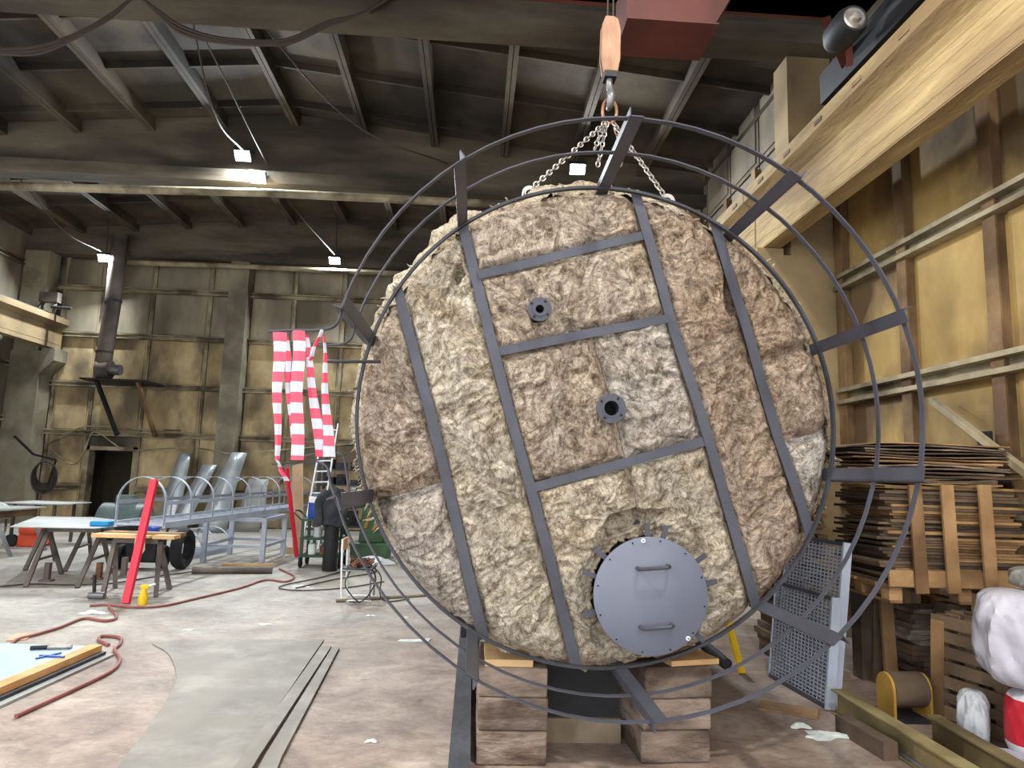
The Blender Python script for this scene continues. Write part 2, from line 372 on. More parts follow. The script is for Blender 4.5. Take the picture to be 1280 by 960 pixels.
# back wall: panels between ledges and mullions, door opening
wb = struct('wall_back', MB().span((XL-.3, YB+.12, 2.17), (XR+.3, YB+.3, 9.6)).span((XL-.3, YB+.12, 0), (-11.05, YB+.3, 2.17)).span((-9.6, YB+.12, 0), (XR+.3, YB+.3, 2.17)), 'concrete')
zl = [0.0, 1.0, 2.54, 3.93, 5.37, 6.76, 7.66]
cols_b = [-13.1, -7.05, -1.05, 4.4]
xm = []
x = -7.05
xs = [-12.65, -12.15, -11.05, -9.6, -7.95, -7.32, -6.78, -5.5, -4.05, -2.6, -1.3, -.8, .65, 2.1, 3.5, 4.9]
pm = {}
for i in range(len(xs)-1):
    for j in range(len(zl)-1):
        x0, x1, z0, z1 = xs[i], xs[i+1], zl[j], zl[j+1]
        if x0 < -9.61 and x1 > -11.06 and x0 > -11.1 and z0 < 2.1: continue      # door opening
        if x1-x0 < .6: continue
        key = (round(x1-x0, 2), round(z1-z0, 2))
        if key not in pm:
            W_, H_ = key; q = MB(); q.box((0, 0, 0), (W_-.06, .06, H_-.06)); q.box((0, -.045, 0), (W_-.22, .03, H_-.22)); pm[key] = q.mesh('wall_panel'); pm[key, 'g'] = pm[key].copy()
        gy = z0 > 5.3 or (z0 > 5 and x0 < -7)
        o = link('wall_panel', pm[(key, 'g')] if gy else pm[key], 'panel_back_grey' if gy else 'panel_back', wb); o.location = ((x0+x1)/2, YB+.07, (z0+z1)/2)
for z in zl[1:-1]:
    for (x0, x1) in ([(XL, -7.32), (-6.78, -1.32), (-.78, XR)] if z > 2.2 else [(XL, -11.05), (-9.6, -7.32), (-6.78, -1.32), (-.78, XR)]):
        MB().span((x0, YB-.12, z-.07), (x1, YB+.1, z-.04)).span((x0, YB-.12, z+.04), (x1, YB+.1, z+.07)).span((x0, YB-.02, z-.05), (x1, YB+.1, z+.05)).build('wall_ledge', 'ledge', wb)
for x in xs[1:-1]:
    if x in (-7.32, -6.78, -1.3, -.8): continue
    z0 = 0
    MB().span((x-.04, YB-.02, z0), (x+.04, YB+.12, 7.66)).build('mullion', 'ledge', wb)
for k, xc in enumerate((-7.05, -1.05)):
    struct('column_back_%d' % (k+1), MB().span((xc-.27, YB-.42, 0), (xc+.27, YB+.1, 7.66)), 'back_column_concrete')
# doorway
struct('door_1', MB().span((-11.05, YB-.03, 0), (-10.93, YB+.3, 2.17)).span((-9.72, YB-.03, 0), (-9.6, YB+.3, 2.17)).span((-11.05, YB-.03, 2.06), (-9.6, YB+.3, 2.17)), 'ledge')
struct('wall_room_behind_door', MB().span((-12.4, 23.9, 0), (-7.8, 24, 3)).span((-12.5, YB+.3, 0), (-12.4, 24, 3)).span((-7.8, YB+.3, 0), (-7.7, 24, 3)).span((-12.4, YB+.3, 2.9), (-7.8, 24, 3)), 'panel_grey')

# right wall
wr = struct('wall_right', MB().span((XR, Y0, 0), (XR+.2, YB+.3, 9.0)), 'concrete')
ys_r = [-1.9, -.6, .7, 1.95, 3.25, 4.55, 5.87, 7.19, 8.5, 9.85, 11.2, 12.55, 13.9, 15.25, 16.6, 18.0, 20.1]
zr = [0.0, 1.42, 2.86, 4.36, 5.75, 7.3, 8.6]
pr = {}
for i in range(len(ys_r)-1):
    for j in range(len(zr)-1):
        key = (round(ys_r[i+1]-ys_r[i], 2), round(zr[j+1]-zr[j], 2))
        if key not in pr:
            W_, H_ = key; q = MB(); q.box((0, 0, 0), (.06, W_-.05, H_-.05)); q.box((-.04, 0, 0), (.03, W_-.24, H_-.2)); pr[key] = q.mesh('wall_panel'); pr[key, 'g'] = pr[key].copy()
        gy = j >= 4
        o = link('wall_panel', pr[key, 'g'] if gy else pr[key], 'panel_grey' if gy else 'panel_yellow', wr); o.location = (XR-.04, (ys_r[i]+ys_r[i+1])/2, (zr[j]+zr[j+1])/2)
for z in zr[1:4]:
    for (a, b_) in [(Y0, 8.55), (9.1, 14.2), (14.7, 20)]:
        MB().span((XR-.24, a, z-.10), (XR, b_, z-.05)).span((XR-.24, a, z+.05), (XR, b_, z+.10)).span((XR-.12, a, z-.06), (XR, b_, z+.06)).build('wall_ledge', 'ledge', wr)
for y in ys_r[1:-1]:
    MB().span((XR-.19, y-.08, 0), (XR-.17, y+.08, 7.2)).span((XR-.17, y-.055, 0), (XR, y+.055, 7.2)).build('mullion', 'post_rust', wr)
# columns with corbels, crane beams
def column(name, xa, xb, side, y0, y1):
    q = MB(); q.span((xa, y0, 0), (xb, y1, 4.75))
    xi = xa if side > 0 else xb; s = -side
    q.prism([(0, 0, 4.1), (0, 0, 4.84), (s*.36, 0, 4.84), (s*.36, 0, 4.5)] if s > 0 else [(0, 0, 4.1), (s*.36, 0, 4.5), (s*.36, 0, 4.84), (0, 0, 4.84)], (xi, y0, 0), (xi, y1, 0))
    q.span((xa+(.12 if side > 0 else .02), y0+.04, 4.7), (xb-(.02 if side > 0 else .12), y1-.04, 7.66))
    return struct(name, q, 'column_concrete' if side > 0 else 'back_column_concrete')
for k, (a, b_) in enumerate([(2.45, 3.0), (8.6, 9.1), (14.1, 14.6), (19.5, 20.1)]):
    column('column_right_%d' % (k+1), 4.02, 4.78, 1, a, b_)
    column('column_left_%d' % (k+1), XL+.12, -12.2, -1, a, b_)
def crane_beam(name, xc, y0, y1):
    q = MB(); s = 1
    prof = [(-.12, 0, 4.85), (.12, 0, 4.85), (.12, 0, 5.44), (.29, 0, 5.56), (.29, 0, 5.72), (-.29, 0, 5.72), (-.29, 0, 5.56), (-.12, 0, 5.44)]
    q.prism(prof, (xc, y0, 0), (xc, y1, 0)); rb_ = random.Random(int(y0*7)+5)
    sg = -1 if xc > 0 else 1
    for k in range(5):                                     # board-marked face: slightly uneven strips
        t_ = rb_.uniform(.002, .007); z0 = 4.86+.112*k+rb_.uniform(-.008, .008)
        q.span((xc+sg*.12, y0+.01, z0), (xc+sg*(.12+t_), y1-.01, z0+.108))
    return q
for k, (a, b_) in enumerate([(Y0, 2.7), (2.72, 8.84), (8.86, 14.3), (14.32, 19.9)]):
    t = struct('trim_%d' % (10+k), crane_beam('', 3.87, a, b_), 'crane_beam_concrete')
    MB().bar((3.87, a, 5.735), (3.87, b_, 5.735), .10, .03).bar((3.87, a, 5.79), (3.87, b_, 5.79), .05, .09).build('crane_rail', 'dark_steel', t)
    yp = a+.3
    while yp < b_-.1: MB().box((3.578, yp, 5.63), (.014, .15, .045)).build('bolt_pocket', 'post_rust', t); yp += .75
    t = struct('trim_%d' % (20+k), crane_beam('', -12.05, a, b_), 'column_concrete')
    MB().bar((-12.05, a, 5.735), (-12.05, b_, 5.735), .10, .03).bar((-12.05, a, 5.79), (-12.05, b_, 5.79), .05, .09).build('crane_rail', 'dark_steel', t)
# left wall
wl = struct('wall_left', MB().span((XL-.2, 14.6, 0), (XL, YB+.3, 9.0)).span((XL-.2, Y0, 0), (XL, 14.6, 1.2)).span((XL-.2, Y0, 7.2), (XL, 14.6, 9.0)).span((XL-.2, 2.45, 1.2), (XL, 3.0, 7.2)).span((XL-.2, 8.6, 1.2), (XL, 9.1, 7.2)), 'concrete')
for k, (a, b_) in enumerate([(Y0, 2.45), (3.0, 8.6), (9.1, 14.6)]):          # added out-of-view window bays, put in to raise the ambient daylight
    q = MB(); nn = 4
    for i in range(nn+1): y = a+(b_-a)*i/nn; q.span((XL-.12, y-.03, 1.2), (XL-.06, y+.03, 7.2))
    for i in range(6): z = 1.2+6*i/5; q.span((XL-.12, a, z-.03), (XL-.06, b_, z+.03))
    struct('added_window_%d' % (k+1), q, 'ledge')
pl_ = {}
for i in range(13, len(ys_r)-1):
    for j in range(len(zr)-1):
        key = (round(ys_r[i+1]-ys_r[i], 2), round(zr[j+1]-zr[j], 2))
        if key not in pl_: pl_[key] = MB().box((0, 0, 0), (.08, key[0]-.05, key[1]-.05)).mesh('wall_panel')
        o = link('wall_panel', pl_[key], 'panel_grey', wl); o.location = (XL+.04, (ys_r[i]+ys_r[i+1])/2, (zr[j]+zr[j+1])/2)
for z in zr[1:]:
    MB().span((XL, 14.7, z-.08), (XL+.18, 20, z-.04)).span((XL, 14.7, z+.04), (XL+.18, 20, z+.08)).build('wall_ledge', 'ledge', wl)

# ------------------------------------------------------------------ floodlights
emis('led_cool', (.82, .93, 1.0), 60.0)
def floodlight(p, aim, label, W=LAMP_W, col=(.88, .95, 1.0), size=.34, group='hall floodlights', mount=None):
    t = thing('floodlight', label, 'lamp', p, 0, group); d = (Vector(aim)-Vector(p)).normalized(); q = d.to_track_quat('-Z', 'Y').to_matrix()
    P = Vector(p)
    MB().box(P-d*.06, (size, size*.75, .10), q).build('housing', 'dark_steel', t)
    MB().box(P-d*.006, (size*.86, size*.62, .012), q).build('lens', 'led_cool', t)
    x = q @ Vector((1, 0, 0)); up = -d
    MB().bar(P-d*.06+x*(size*.53), P-d*.25+x*(size*.53), .03, .008, x).bar(P-d*.06-x*(size*.53), P-d*.25-x*(size*.53), .03, .008, x).bar(P-d*.25-x*size*.54, P-d*.25+x*size*.54, .03, .012, d).build('bracket', 'dark_steel', t)
    if mount is not None: MB().tube([P-d*.25, Vector(mount)], .02, 8).build('mounting_arm', 'dark_steel', t)
    ld = bpy.data.lights.new('floodlight_beam', 'AREA'); ld.shape = 'RECTANGLE'; ld.size = size*.86; ld.size_y = size*.62; ld.energy = W; ld.color = col
    lo = bpy.data.objects.new('floodlight_beam', ld); COL.objects.link(lo); lo.parent = t; lo.location = d*.012; lo.rotation_euler = q.to_euler()
    return t
G2 = 13.86
floodlight(AY(303, 195, G2), (-5.0, 6, 0), 'bright LED floodlight on the concrete girder, upper of the pair', mount=AY(303, 190, 14.07), W=LAMP_W*2.2)
floodlight(AY(322, 223, G2), (-4.5, 8, 0), 'bright LED floodlight on the concrete girder, lower of the pair', mount=AY(322, 218, 14.07), W=LAMP_W*2.2)
floodlight(AY(722, 212, 13.0), (1.5, 7, 0), 'bright LED floodlight hanging from the roof behind the hoist chains', mount=(AY(722, 212, 13.0).x, 13.0, 8.6), W=LAMP_W*1.6)
floodlight(AY(130, 323, 19.2), (-9, 12, 0), 'bright LED floodlight hanging beside the ventilation duct', mount=(AY(130, 323, 19.2).x, 19.2, 8.5), W=LAMP_W*2.4)
floodlight(AY(418, 326, 19.4), (-4, 12, 0), 'bright LED floodlight hanging from a cable under the back girder', mount=(AY(418, 326, 19.4).x, 19.4, 9.05), W=LAMP_W*2.4)
floodlight((-5.2, 2.2, 7.9), (3.0, 7.0, 2.0), 'LED floodlight on the roof girder nearest the hall entrance, over the open floor', mount=(-5.2, 2.63, 8.1), W=LAMP_W*2.2, col=(1, .93, .80))
floodlight((1.6, 1.2, 7.9), (1.2, 5.5, 0.5), 'LED floodlight on the roof girder nearest the hall entrance, over the tank', mount=(1.6, 1.2, 8.5), W=LAMP_W*1.2, col=(1, .95, .86))
floodlight((-8.5, 2.2, 7.9), (-6, 9, 0), 'LED floodlight on the roof girder nearest the hall entrance, by the left crane beam', mount=(-8.5, 2.63, 8.1), W=LAMP_W*1.3, col=(.95, .97, 1))

# ------------------------------------------------------------------ the tank
TC = Vector((.755, 4.22, 2.08)); RR = 1.485
tank = thing('insulated_tank', 'large cylindrical steel tank wrapped in mineral wool lying on timber blocks', 'tank', (TC.x, TC.y, .6))
EU = Vector((.959, 0, .284)); EV = Vector((-.284, 0, .959))
def disc(u, v, y): return TC+EU*u+EV*v+Vector((0, y-TC.y, 0))
TL = 5.6
sh = MB(); sh.lathe([(0, 4.30), (1.36, 4.30), (1.42, 4.34), (1.42, TL+4.2), (0, TL+4.2)], (TC.x, 0, TC.z), 96, 'y'); sh.build('shell', 'dark_steel', tank, True)
# ring flanges that hold the cladding
def ring(r0, r1, y0, y1): return MB().lathe([(r0, y0), (r1, y0), (r1, y1), (r0, y1), (r0, y0)], (TC.x, 0, TC.z), 120, 'y')
ring(1.462, 1.478, 4.115, 4.15).build('front_ring', 'dark_steel', tank, True)
ring(1.535, 1.55, 4.62, 4.66).build('rear_ring', 'black_steel', tank, True)
# mineral wool batts between straps: one height field cut into batts
CU, CV = 0.015, -1.108
cov = Vector((1.059-TC.x, 0, 1.038-TC.z)); CU, CV = cov.dot(EU), cov.dot(EV)
noz = []
for (x_, z_) in ((.362, 2.716), (.811, 2.126)):
    d_ = Vector((x_-TC.x, 0, z_-TC.z)); noz.append((d_.dot(EU), d_.dot(EV)))
n = 430; ext = 1.58
ax = np.linspace(-ext, ext, n); U, V = np.meshgrid(ax, ax, indexing='ij')
wu = U+.05*(fbm(U*3, V*3, 3, 5)-.5); wv = V+.05*(fbm(U*3+9, V*3, 3, 8)-.5)
ub = [-9, -1.0, -.52, .62, 1.065, 9]
cell = np.zeros((n, n), int); dist = np.full((n, n), 9.0); cid = 0; names = []
for i in range(5):
    m_ = (U >= ub[i]) & (U < ub[i+1]); dU = np.minimum(np.abs(U-ub[i]), np.abs(U-ub[i+1]))
    cuts = {0: [-9, -.15, 9], 1: [-9, 9], 2: [-9, -.31, .52, 1.05, 9], 3: [-9, 9], 4: [-9, -.43, .09, 9]}[i]
    for j in range(len(cuts)-1):
        vv = V if i == 2 else wv
        mm = m_ & (vv >= cuts[j]) & (vv < cuts[j+1]); dd = np.minimum(dU, np.minimum(np.abs(vv-cuts[j]), np.abs(vv-cuts[j+1])))
        if i == 2 and j in (0, 1):
            for a_, b_ in ((-9, .10), (.10, 9)):
                m3 = mm & (wu >= a_) & (wu < b_); d3 = np.minimum(dd, np.minimum(np.abs(wu-a_), np.abs(wu-b_))+.012); cell[m3] = cid; dist[m3] = d3[m3]; names.append((i, j)); cid += 1
        else: cell[mm] = cid; dist[mm] = dd[mm]; names.append((i, j)); cid += 1
# domain-warped folds
w1 = fbm(U*2.2, V*2.2, 4, 21)-.5; w2 = fbm(U*2.2+7, V*2.2+3, 4, 33)-.5
WU = U+.6*w1; WV = V+.6*w2
fold = 1-np.abs(2*fbm(WU*6.0, WV*6.0, 5, 41, .6)-1)
fold2 = 1-np.abs(2*fbm(WU*15+3, WV*15, 3, 57)-1)
lump = fbm(U*2.6, V*2.6, 3, 77)
e = np.clip(dist/.075, 0, 1); e = e*e*(3-2*e)
h = (.030+.050*lump+.055*(fold-.6)+.030*(fold2-.6))*(.25+.75*e) - .014*(1-e)
tears = vnoise(WU*3.1+11, WV*3.1+5, 91); h -= .09*np.clip((tears-.90)/.05, 0, 1)
Rr = np.hypot(U, V); rim = 1.505+.10*(fbm(U*4, V*4, 3, 63)-.5)+.05*(fbm(U*17, V*17, 2, 65)-.5)
ro = np.clip((Rr-1.36)/.14, 0, 1); h = h*(1-ro*.6)-.09*ro**2.5
rc = np.hypot(U-CU, V-CV); h -= .05*np.clip((.43-rc)/.07, 0, 1)
Yw = 4.215-h
keep = (Rr < rim) & (rc > .325)
for (a_, b_) in noz: keep &= np.hypot(U-a_, V-b_) > .062
kq = keep[:-1, :-1] & keep[1:, :-1] & keep[:-1, 1:] & keep[1:, 1:]
X3 = TC.x+U*EU.x+V*EV.x; Z3 = TC.z+U*EU.z+V*EV.z
CW = {0: ['wool_grey', 'wool_tan'], 1: ['wool_cream'], 2: ['wool_cream', 'wool_cream', 'wool_tan', 'wool_grey', 'wool_tan', 'wool_tan', 'wool_tan'], 3: ['wool_brown'], 4: ['wool_grey', 'wool_brown', 'wool_brown']}
cnt = {}
base = Vector(tank.location)
for c in range(cid):
    i = names[c][0]; k = cnt.get(i, 0); cnt[i] = k+1
    qi, qj = np.nonzero(kq & (cell[:-1, :-1] == c))
    if len(qi) < 20: continue
    idx = np.stack([qi*n+qj, (qi+1)*n+qj, (qi+1)*n+qj+1, qi*n+qj+1], 1)
    uq, inv = np.unique(idx, return_inverse=True); F = inv.reshape(-1, 4)
    co = np.stack([X3.ravel()[uq]-base.x, Yw.ravel()[uq]-base.y, Z3.ravel()[uq]-base.z], 1)
    me = bpy.data.meshes.new('wool_batt'); me.from_pydata(co.tolist(), [], F.tolist()); me.update()
    o = link('wool_batt', me, CW[i][min(k, len(CW[i])-1)], tank); me.polygons.foreach_set('use_smooth', [True]*len(me.polygons))
    sd = o.modifiers.new('thickness', 'SOLIDIFY'); sd.thickness = .04; sd.offset = -1 if me.polygons[0].normal.y < 0 else 1
# side blanket around the rim
na, ny = 700, 34
A = np.linspace(0, 2*PI, na, endpoint=False); Tt = np.linspace(0, 1, ny); AA, TT = np.meshgrid(A, Tt, indexing='ij')
cs, sn = np.cos(AA), np.sin(AA)
nz = fbm(cs*5+9, sn*5+TT*3+4, 4, 15); nz2 = fbm(cs*14+9, sn*14+TT*7+4, 3, 19)
endl = .45+.9*fbm(cs[:, :1]*3+5, sn[:, :1]*3+5, 3, 23)
YY = 4.20+TT*endl
gA = np.exp(-((AA-math.radians(128))/.62)**2)*1.0+np.exp(-((AA-math.radians(180))/.35)**2)*.35+np.exp(-((AA-math.radians(28))/.42)**2)*.7+np.exp(-((AA-math.radians(88))/.2)**2)*.6
nz3 = fbm(cs*34+9, sn*34+TT*12+4, 3, 29)
RRr = 1.435+(.045+.105*gA)*np.sin(np.clip(TT*7, 0, 1)*PI/2)+(.06+.12*gA)*(nz-.5)+(.06+.05*gA)*(nz2-.5)+.035*(nz3-.5)
# outside the gap where a patch is torn away
co = np.stack([TC.x+RRr*cs-base.x, YY-base.y, TC.z+RRr*sn-base.z], -1).reshape(-1, 3)
F = [(a*ny+b_, ((a+1) % na)*ny+b_, ((a+1) % na)*ny+b_+1, a*ny+b_+1) for a in range(na) for b_ in range(ny-1)]
me = bpy.data.meshes.new('side_blanket'); me.from_pydata(co.tolist(), [], F); me.update()
o = link('side_blanket', me, 'wool_cream', tank, True)
# loose tufts along the rim
tb = MB(); rng = random.Random(3)
for k in range(260):
    a = rng.uniform(-.5, PI+.5); r0 = 1.47+rng.uniform(-.02, .03); p0 = TC+Vector((r0*math.cos(a), rng.uniform(-.06, .12), r0*math.sin(a)))
    pts = [p0]; d = Vector((math.cos(a), rng.uniform(-.6, .4), math.sin(a)))+Vector((rng.uniform(-.8, .8), 0, rng.uniform(-.8, .8)))
    for s_ in range(4):
        d = d+Vector((rng.uniform(-.5, .5), rng.uniform(-.5, .5), rng.uniform(-.6, .3))); d.normalize(); pts.append(pts[-1]+d*rng.uniform(.008, .022))
    tb.tube(pts, [rng.uniform(.004, .012), rng.uniform(.005, .011), .006, .003, .001], 5)
o = tb.build('wool_tufts', 'wool_cream', tank, True); o['kind'] = 'stuff'
# straps
def chord(u): return math.sqrt(max(0, 1.475**2-u*u))
def strap_path(f, a, b, k=26): return [f(a+(b-a)*i/k) for i in range(k+1)]
for u, va, vb in ((-1.0, None, None), (-.52, None, None), (.62, None, None), (1.065, None, None)):
    c_ = chord(u)
    P = [disc(u+.006*math.sin(v*3+u*5), v, 4.155+.010*math.sin(v*6+u*9)) for v in np.linspace(-c_, c_, 28)]
    MB().sweep(P, (.062, .006), EU).build('strap', 'slate_paint', tank)
for v, ua, ub_ in ((1.05, -.5, .60), (.52, -.5, .60), (-.31, -.5, .60)):
    P = [disc(u, v+.05*(u-.05)*(-1 if v == .52 else .1), 4.150+.008*math.sin(u*7+v*9)) for u in np.linspace(ua, ub_, 18)]
    MB().sweep(P, (.056, .006), EV).build('strap', 'slate_paint', tank)
# manhole
cc = Vector((1.059, 0, 1.038)); mh = bpy.data.objects.new('manhole', None); COL.objects.link(mh); mh.parent = tank; mh.location = Vector((cc.x, 4.06, cc.z))-base
MB().lathe([(.29, 4.075), (.30, 4.075), (.30, 4.32), (.29, 4.32)], (cc.x, 0, cc.z), 48, 'y').build('neck', 'dark_steel', mh, True)
MB().lathe([(0, 4.045), (.330, 4.045), (.337, 4.050), (.337, 4.066), (.330, 4.07), (0, 4.07)], (cc.x, 0, cc.z), 96, 'y').build('cover', 'cover_paint', mh, True)
for dz, dx in ((.165, .005), (-.165, .025)):
    hx, hz = cc.x+dx, cc.z+dz
    s_ = Vector((math.cos(.1), 0, math.sin(.1)))
    a_, b_ = Vector((hx, 4.045, hz))-s_*.09, Vector((hx, 4.045, hz))+s_*.09; o_ = Vector((0, -.065, 0))
    MB().tube([a_, a_+o_*.75, a_+o_+s_*.015, b_+o_-s_*.015, b_+o_*.75, b_], .011, 8).build('handle', 'slate_paint', mh, True)
for k in range(12):
    a = 2*PI*(k+.5)/12+.1; p = Vector((cc.x+.318*math.cos(a), 4.045, cc.z+.318*math.sin(a)))
    MB().cyl(p, p+Vector((0, -.004, 0)), .005, 8).build('bolt_hole_disc', 'dark_void', mh)  # raised black disc paints the dark inside a hole
for a, r_ in ((math.radians(99), .318), (math.radians(-47), .318)):
    p = Vector((cc.x+r_*math.cos(a), 4.045, cc.z+r_*math.sin(a)))
    MB().cyl(p, p+Vector((0, -.004, 0)), .013, 14).build('washer', 'white_plastic', mh); MB().cyl(p, p+Vector((0, -.012, 0)), .006, 6).build('bolt', 'grey_steel', mh)
for a in (92, 76, 142, 163, 198, 35, 12, -38):
    t_ = math.radians(a); e_ = Vector((math.cos(t_), 0, math.sin(t_))); p = cc+Vector((0, 4.09, 0))
    MB().bar(p+e_*.30, p+e_*.415, .030, .008, (0, 1, 0)).build('clip', 'slate_paint', mh)
# nozzles
for (x_, z_), r_, bore in (((.362, 2.716), .074, .026), ((.811, 2.126), .090, .045)):
    nz_ = bpy.data.objects.new('nozzle', None); COL.objects.link(nz_); nz_.parent = tank; nz_.location = Vector((x_, 4.06, z_))-base
    MB().lathe([(bore, 4.30), (bore, 4.04), (r_*.62, 4.04), (r_*.62, 4.046), (r_, 4.046), (r_, 4.066), (bore+.012, 4.068), (bore+.012, 4.30)], (x_, 0, z_), 40, 'y').build('flange', 'slate_paint', nz_, True)
    MB().cyl((x_, 4.2, z_), (x_, 4.21, z_), bore+.004, 20).build('bore', 'dark_void', nz_)  # black disc put in for the shade deep in the pipe
    for k in range(4):
        a = PI/4+k*PI/2+.2; p = Vector((x_+r_*.8*math.cos(a), 4.046, z_+r_*.8*math.sin(a)))
        MB().cyl(p, p+Vector((0, -.003, 0)), .008, 10).build('bolt_hole_disc', 'dark_void', nz_)  # flat black disc, hole shade given as colour
# guard rail: posts and two hoops
YM, YT = 3.69, 3.31
PA = [127, 89.6, 55.3, 19.4, -11.8, -48, -84.3, -119.5, -159, 163]
guard = bpy.data.objects.new('guard_rail', None); COL.objects.link(guard); guard.parent = tank; guard.location = Vector((TC.x, 3.3, TC.z))-base
for k, a in enumerate(PA):
    t_ = math.radians(a); e_ = Vector((math.cos(t_), 0, math.sin(t_))); tn = Vector((-math.sin(t_), 0, math.cos(t_)))
    c_ = Vector((TC.x, 0, TC.z)); p = c_+e_*1.475+Vector((0, 4.24, 0)); q = c_+e_*1.475+Vector((0, 3.25, 0))
    m_ = MB(); m_.bar(p, q, .070, .006, e_)
    sg = 1 if k % 2 else -1
    m_.bar(p+tn*(.035*sg)+e_*.022, q+tn*(.035*sg)+e_*.022, .006, .05, e_); m_.build('post', 'slate_paint', guard)
def hoop(y, aend0, aend1, r=1.492):
    k = 60; P = []
    for i in range(k+1):
        a = math.radians(aend0+(aend1-aend0)*i/k); P.append(Vector((TC.x+r*math.cos(a), y, TC.z+r*math.sin(a))))
    return P
for y, up, lw in ((YT, 2.37, 1.74), (YM, 2.37, 1.80)):
    P = hoop(y, 163.5, -160.5)          # runs clockwise from the upper to the lower side of the ladder gap
    s = P[0]; e2 = P[-1]
    # both ends turn outwards to hold the ladder side
    xo = -1.02 if y == YT else -.98
    head = smooth_path([(xo, y, up-.012), (-.90, y, up), (-.76, y, up+.008), (-.695, y, up+.045), s], 6)[:-1]
    tail = smooth_path([e2, (-.675, y, lw-.10), (-.70, y, lw-.02), (-.78, y, lw+.0), (-.92, y, lw-.035)], 6)[1:]
    full = head+P+tail
    MB().sweep(full, (.034, .007), (0, 1, 0)).build('hoop', 'slate_paint', guard)
MB().tube([(-.90, 4.05, 2.34), (-.58, 4.05, 2.352)], .010, 8).build('cross_bar', 'dark_steel', guard)
MB().bar((-.62, 3.32, 1.56), (-.60, 4.2, 1.56), .006, .075).build('gate_plate', 'slate_paint', guard)
# lifting lugs
for p in (AY(662, 242, 4.62), AY(834, 252, 4.62)):
    MB().lathe([(.028, -.012), (.055, -.012), (.055, .012), (.028, .012), (.028, -.012)], (p.x, p.y, p.z), 18, 'y').build('lifting_lug', 'chain_steel', tank, True)
# shell underside stiffeners / dark saddle plates seen below the wool
MB().prism([(-.245, 0, .155), (.26, 0, .155), (.26, 0, .68), (0, 0, .655), (-.245, 0, .68)], (TC.x, 4.70, 0), (TC.x, 4.76, 0)).prism([(-.80, 0, .57), (.85, 0, .57), (.85, 0, .98), (.5, 0, .75), (.30, 0, .70), (0, 0, .66), (-.30, 0, .70), (-.5, 0, .75), (-.80, 0, .96)], (TC.x, 4.98, 0), (TC.x, 5.04, 0)).build('saddle_plate', 'black_steel', tank)

# timber blocks under the tank
def block_stack(x0, x1, y0, y1, hs, rz, which, offs):
    z = 0
    for k, hh in enumerate(hs):
        q = MB(); wob = random.Random(k+int(x0*10)); cx, cy = (x0+x1)/2, (y0+y1)/2
        R_ = Matrix.Rotation(rz+offs[k], 3, 'Z'); q.box((cx, cy, z+hh/2), (x1-x0, y1-y0, hh-.004), R_)
        solid(q, 'timber_block', 'timber', ['bottom timber block of the stack', 'middle timber block of the stack', 'top timber block of the stack'][k]+' under the tank, '+which, 'timber block', 'timber blocks carrying the tank', bevel=.012)
        z += hh
    return z
zt = block_stack(.08, .50, 4.30, 4.95, [.195, .19, .175], 0, 'beside the floor rail', [0, .01, -.015])
q = MB().box((.26, 4.52, zt+.02), (.29, .42, .04)); solid(q, 'wood_packer', 'wood_new', 'pale fresh board on the timber stack beside the floor rail', 'board')
zt2 = block_stack(1.06, 1.50, 4.36, 4.95, [.19, .185, .19], .07, 'below the manhole cover', [.0, .03, .07])
q = MB().box((1.40, 4.55, zt2+.016), (.34, .30, .032), Matrix.Rotation(.25, 3, 'Z')); solid(q, 'wood_packer', 'wood_new', 'pale fresh board on the timber stack below the manhole cover', 'board')
solid(MB().box((.775, 4.72, .075), (.50, .10, .15)), 'timber_sleeper', 'wood_plank_grey', 'long plank lying across under the tank between the block stacks', 'plank')
q = MB().span((-.075, 3.2, 0), (.045, 9.6, .012)).span((-.02, 3.2, .012), (-.008, 9.6, .13)).span((-.075, 3.2, .13), (.045, 9.6, .142))
solid(q, 'floor_rail', 'dark_steel', 'long dark steel beam on the floor beside the timber blocks', 'steel beam')

# ------------------------------------------------------------------ barrier tape on the ladder gap
def tape_material():
    m = bpy.data.materials.new('tape'); m.use_nodes = True; MATS['tape'] = m
    nt = m.node_tree; N = nt.nodes; L = nt.links; b = N['Principled BSDF']; b.inputs['Roughness'].default_value = .35
    uvn = N.new('ShaderNodeUVMap'); sx = N.new('ShaderNodeSeparateXYZ'); L.new(uvn.outputs[0], sx.inputs[0])
    fr = N.new('ShaderNodeMath'); fr.operation = 'FRACT'; L.new(sx.outputs[1], fr.inputs[0])
    gt = N.new('ShaderNodeMath'); gt.operation = 'GREATER_THAN'; gt.inputs[1].default_value = .5; L.new(fr.outputs[0], gt.inputs[0])
    mx = N.new('ShaderNodeMix'); mx.data_type = 'RGBA'; L.new(gt.outputs[0], mx.inputs[0]); mx.inputs[6].default_value = lin((206, 66, 92)); mx.inputs[7].default_value = lin((186, 188, 198))
    L.new(mx.outputs[2], b.inputs['Base Color'])
    b.inputs['Transmission Weight'].default_value = 0.0
tape_material()
tape = thing('barrier_tape', 'red and white striped barrier tape zigzagged across the ladder opening of the rail', 'barrier tape', (-.9, YT, 1.72))
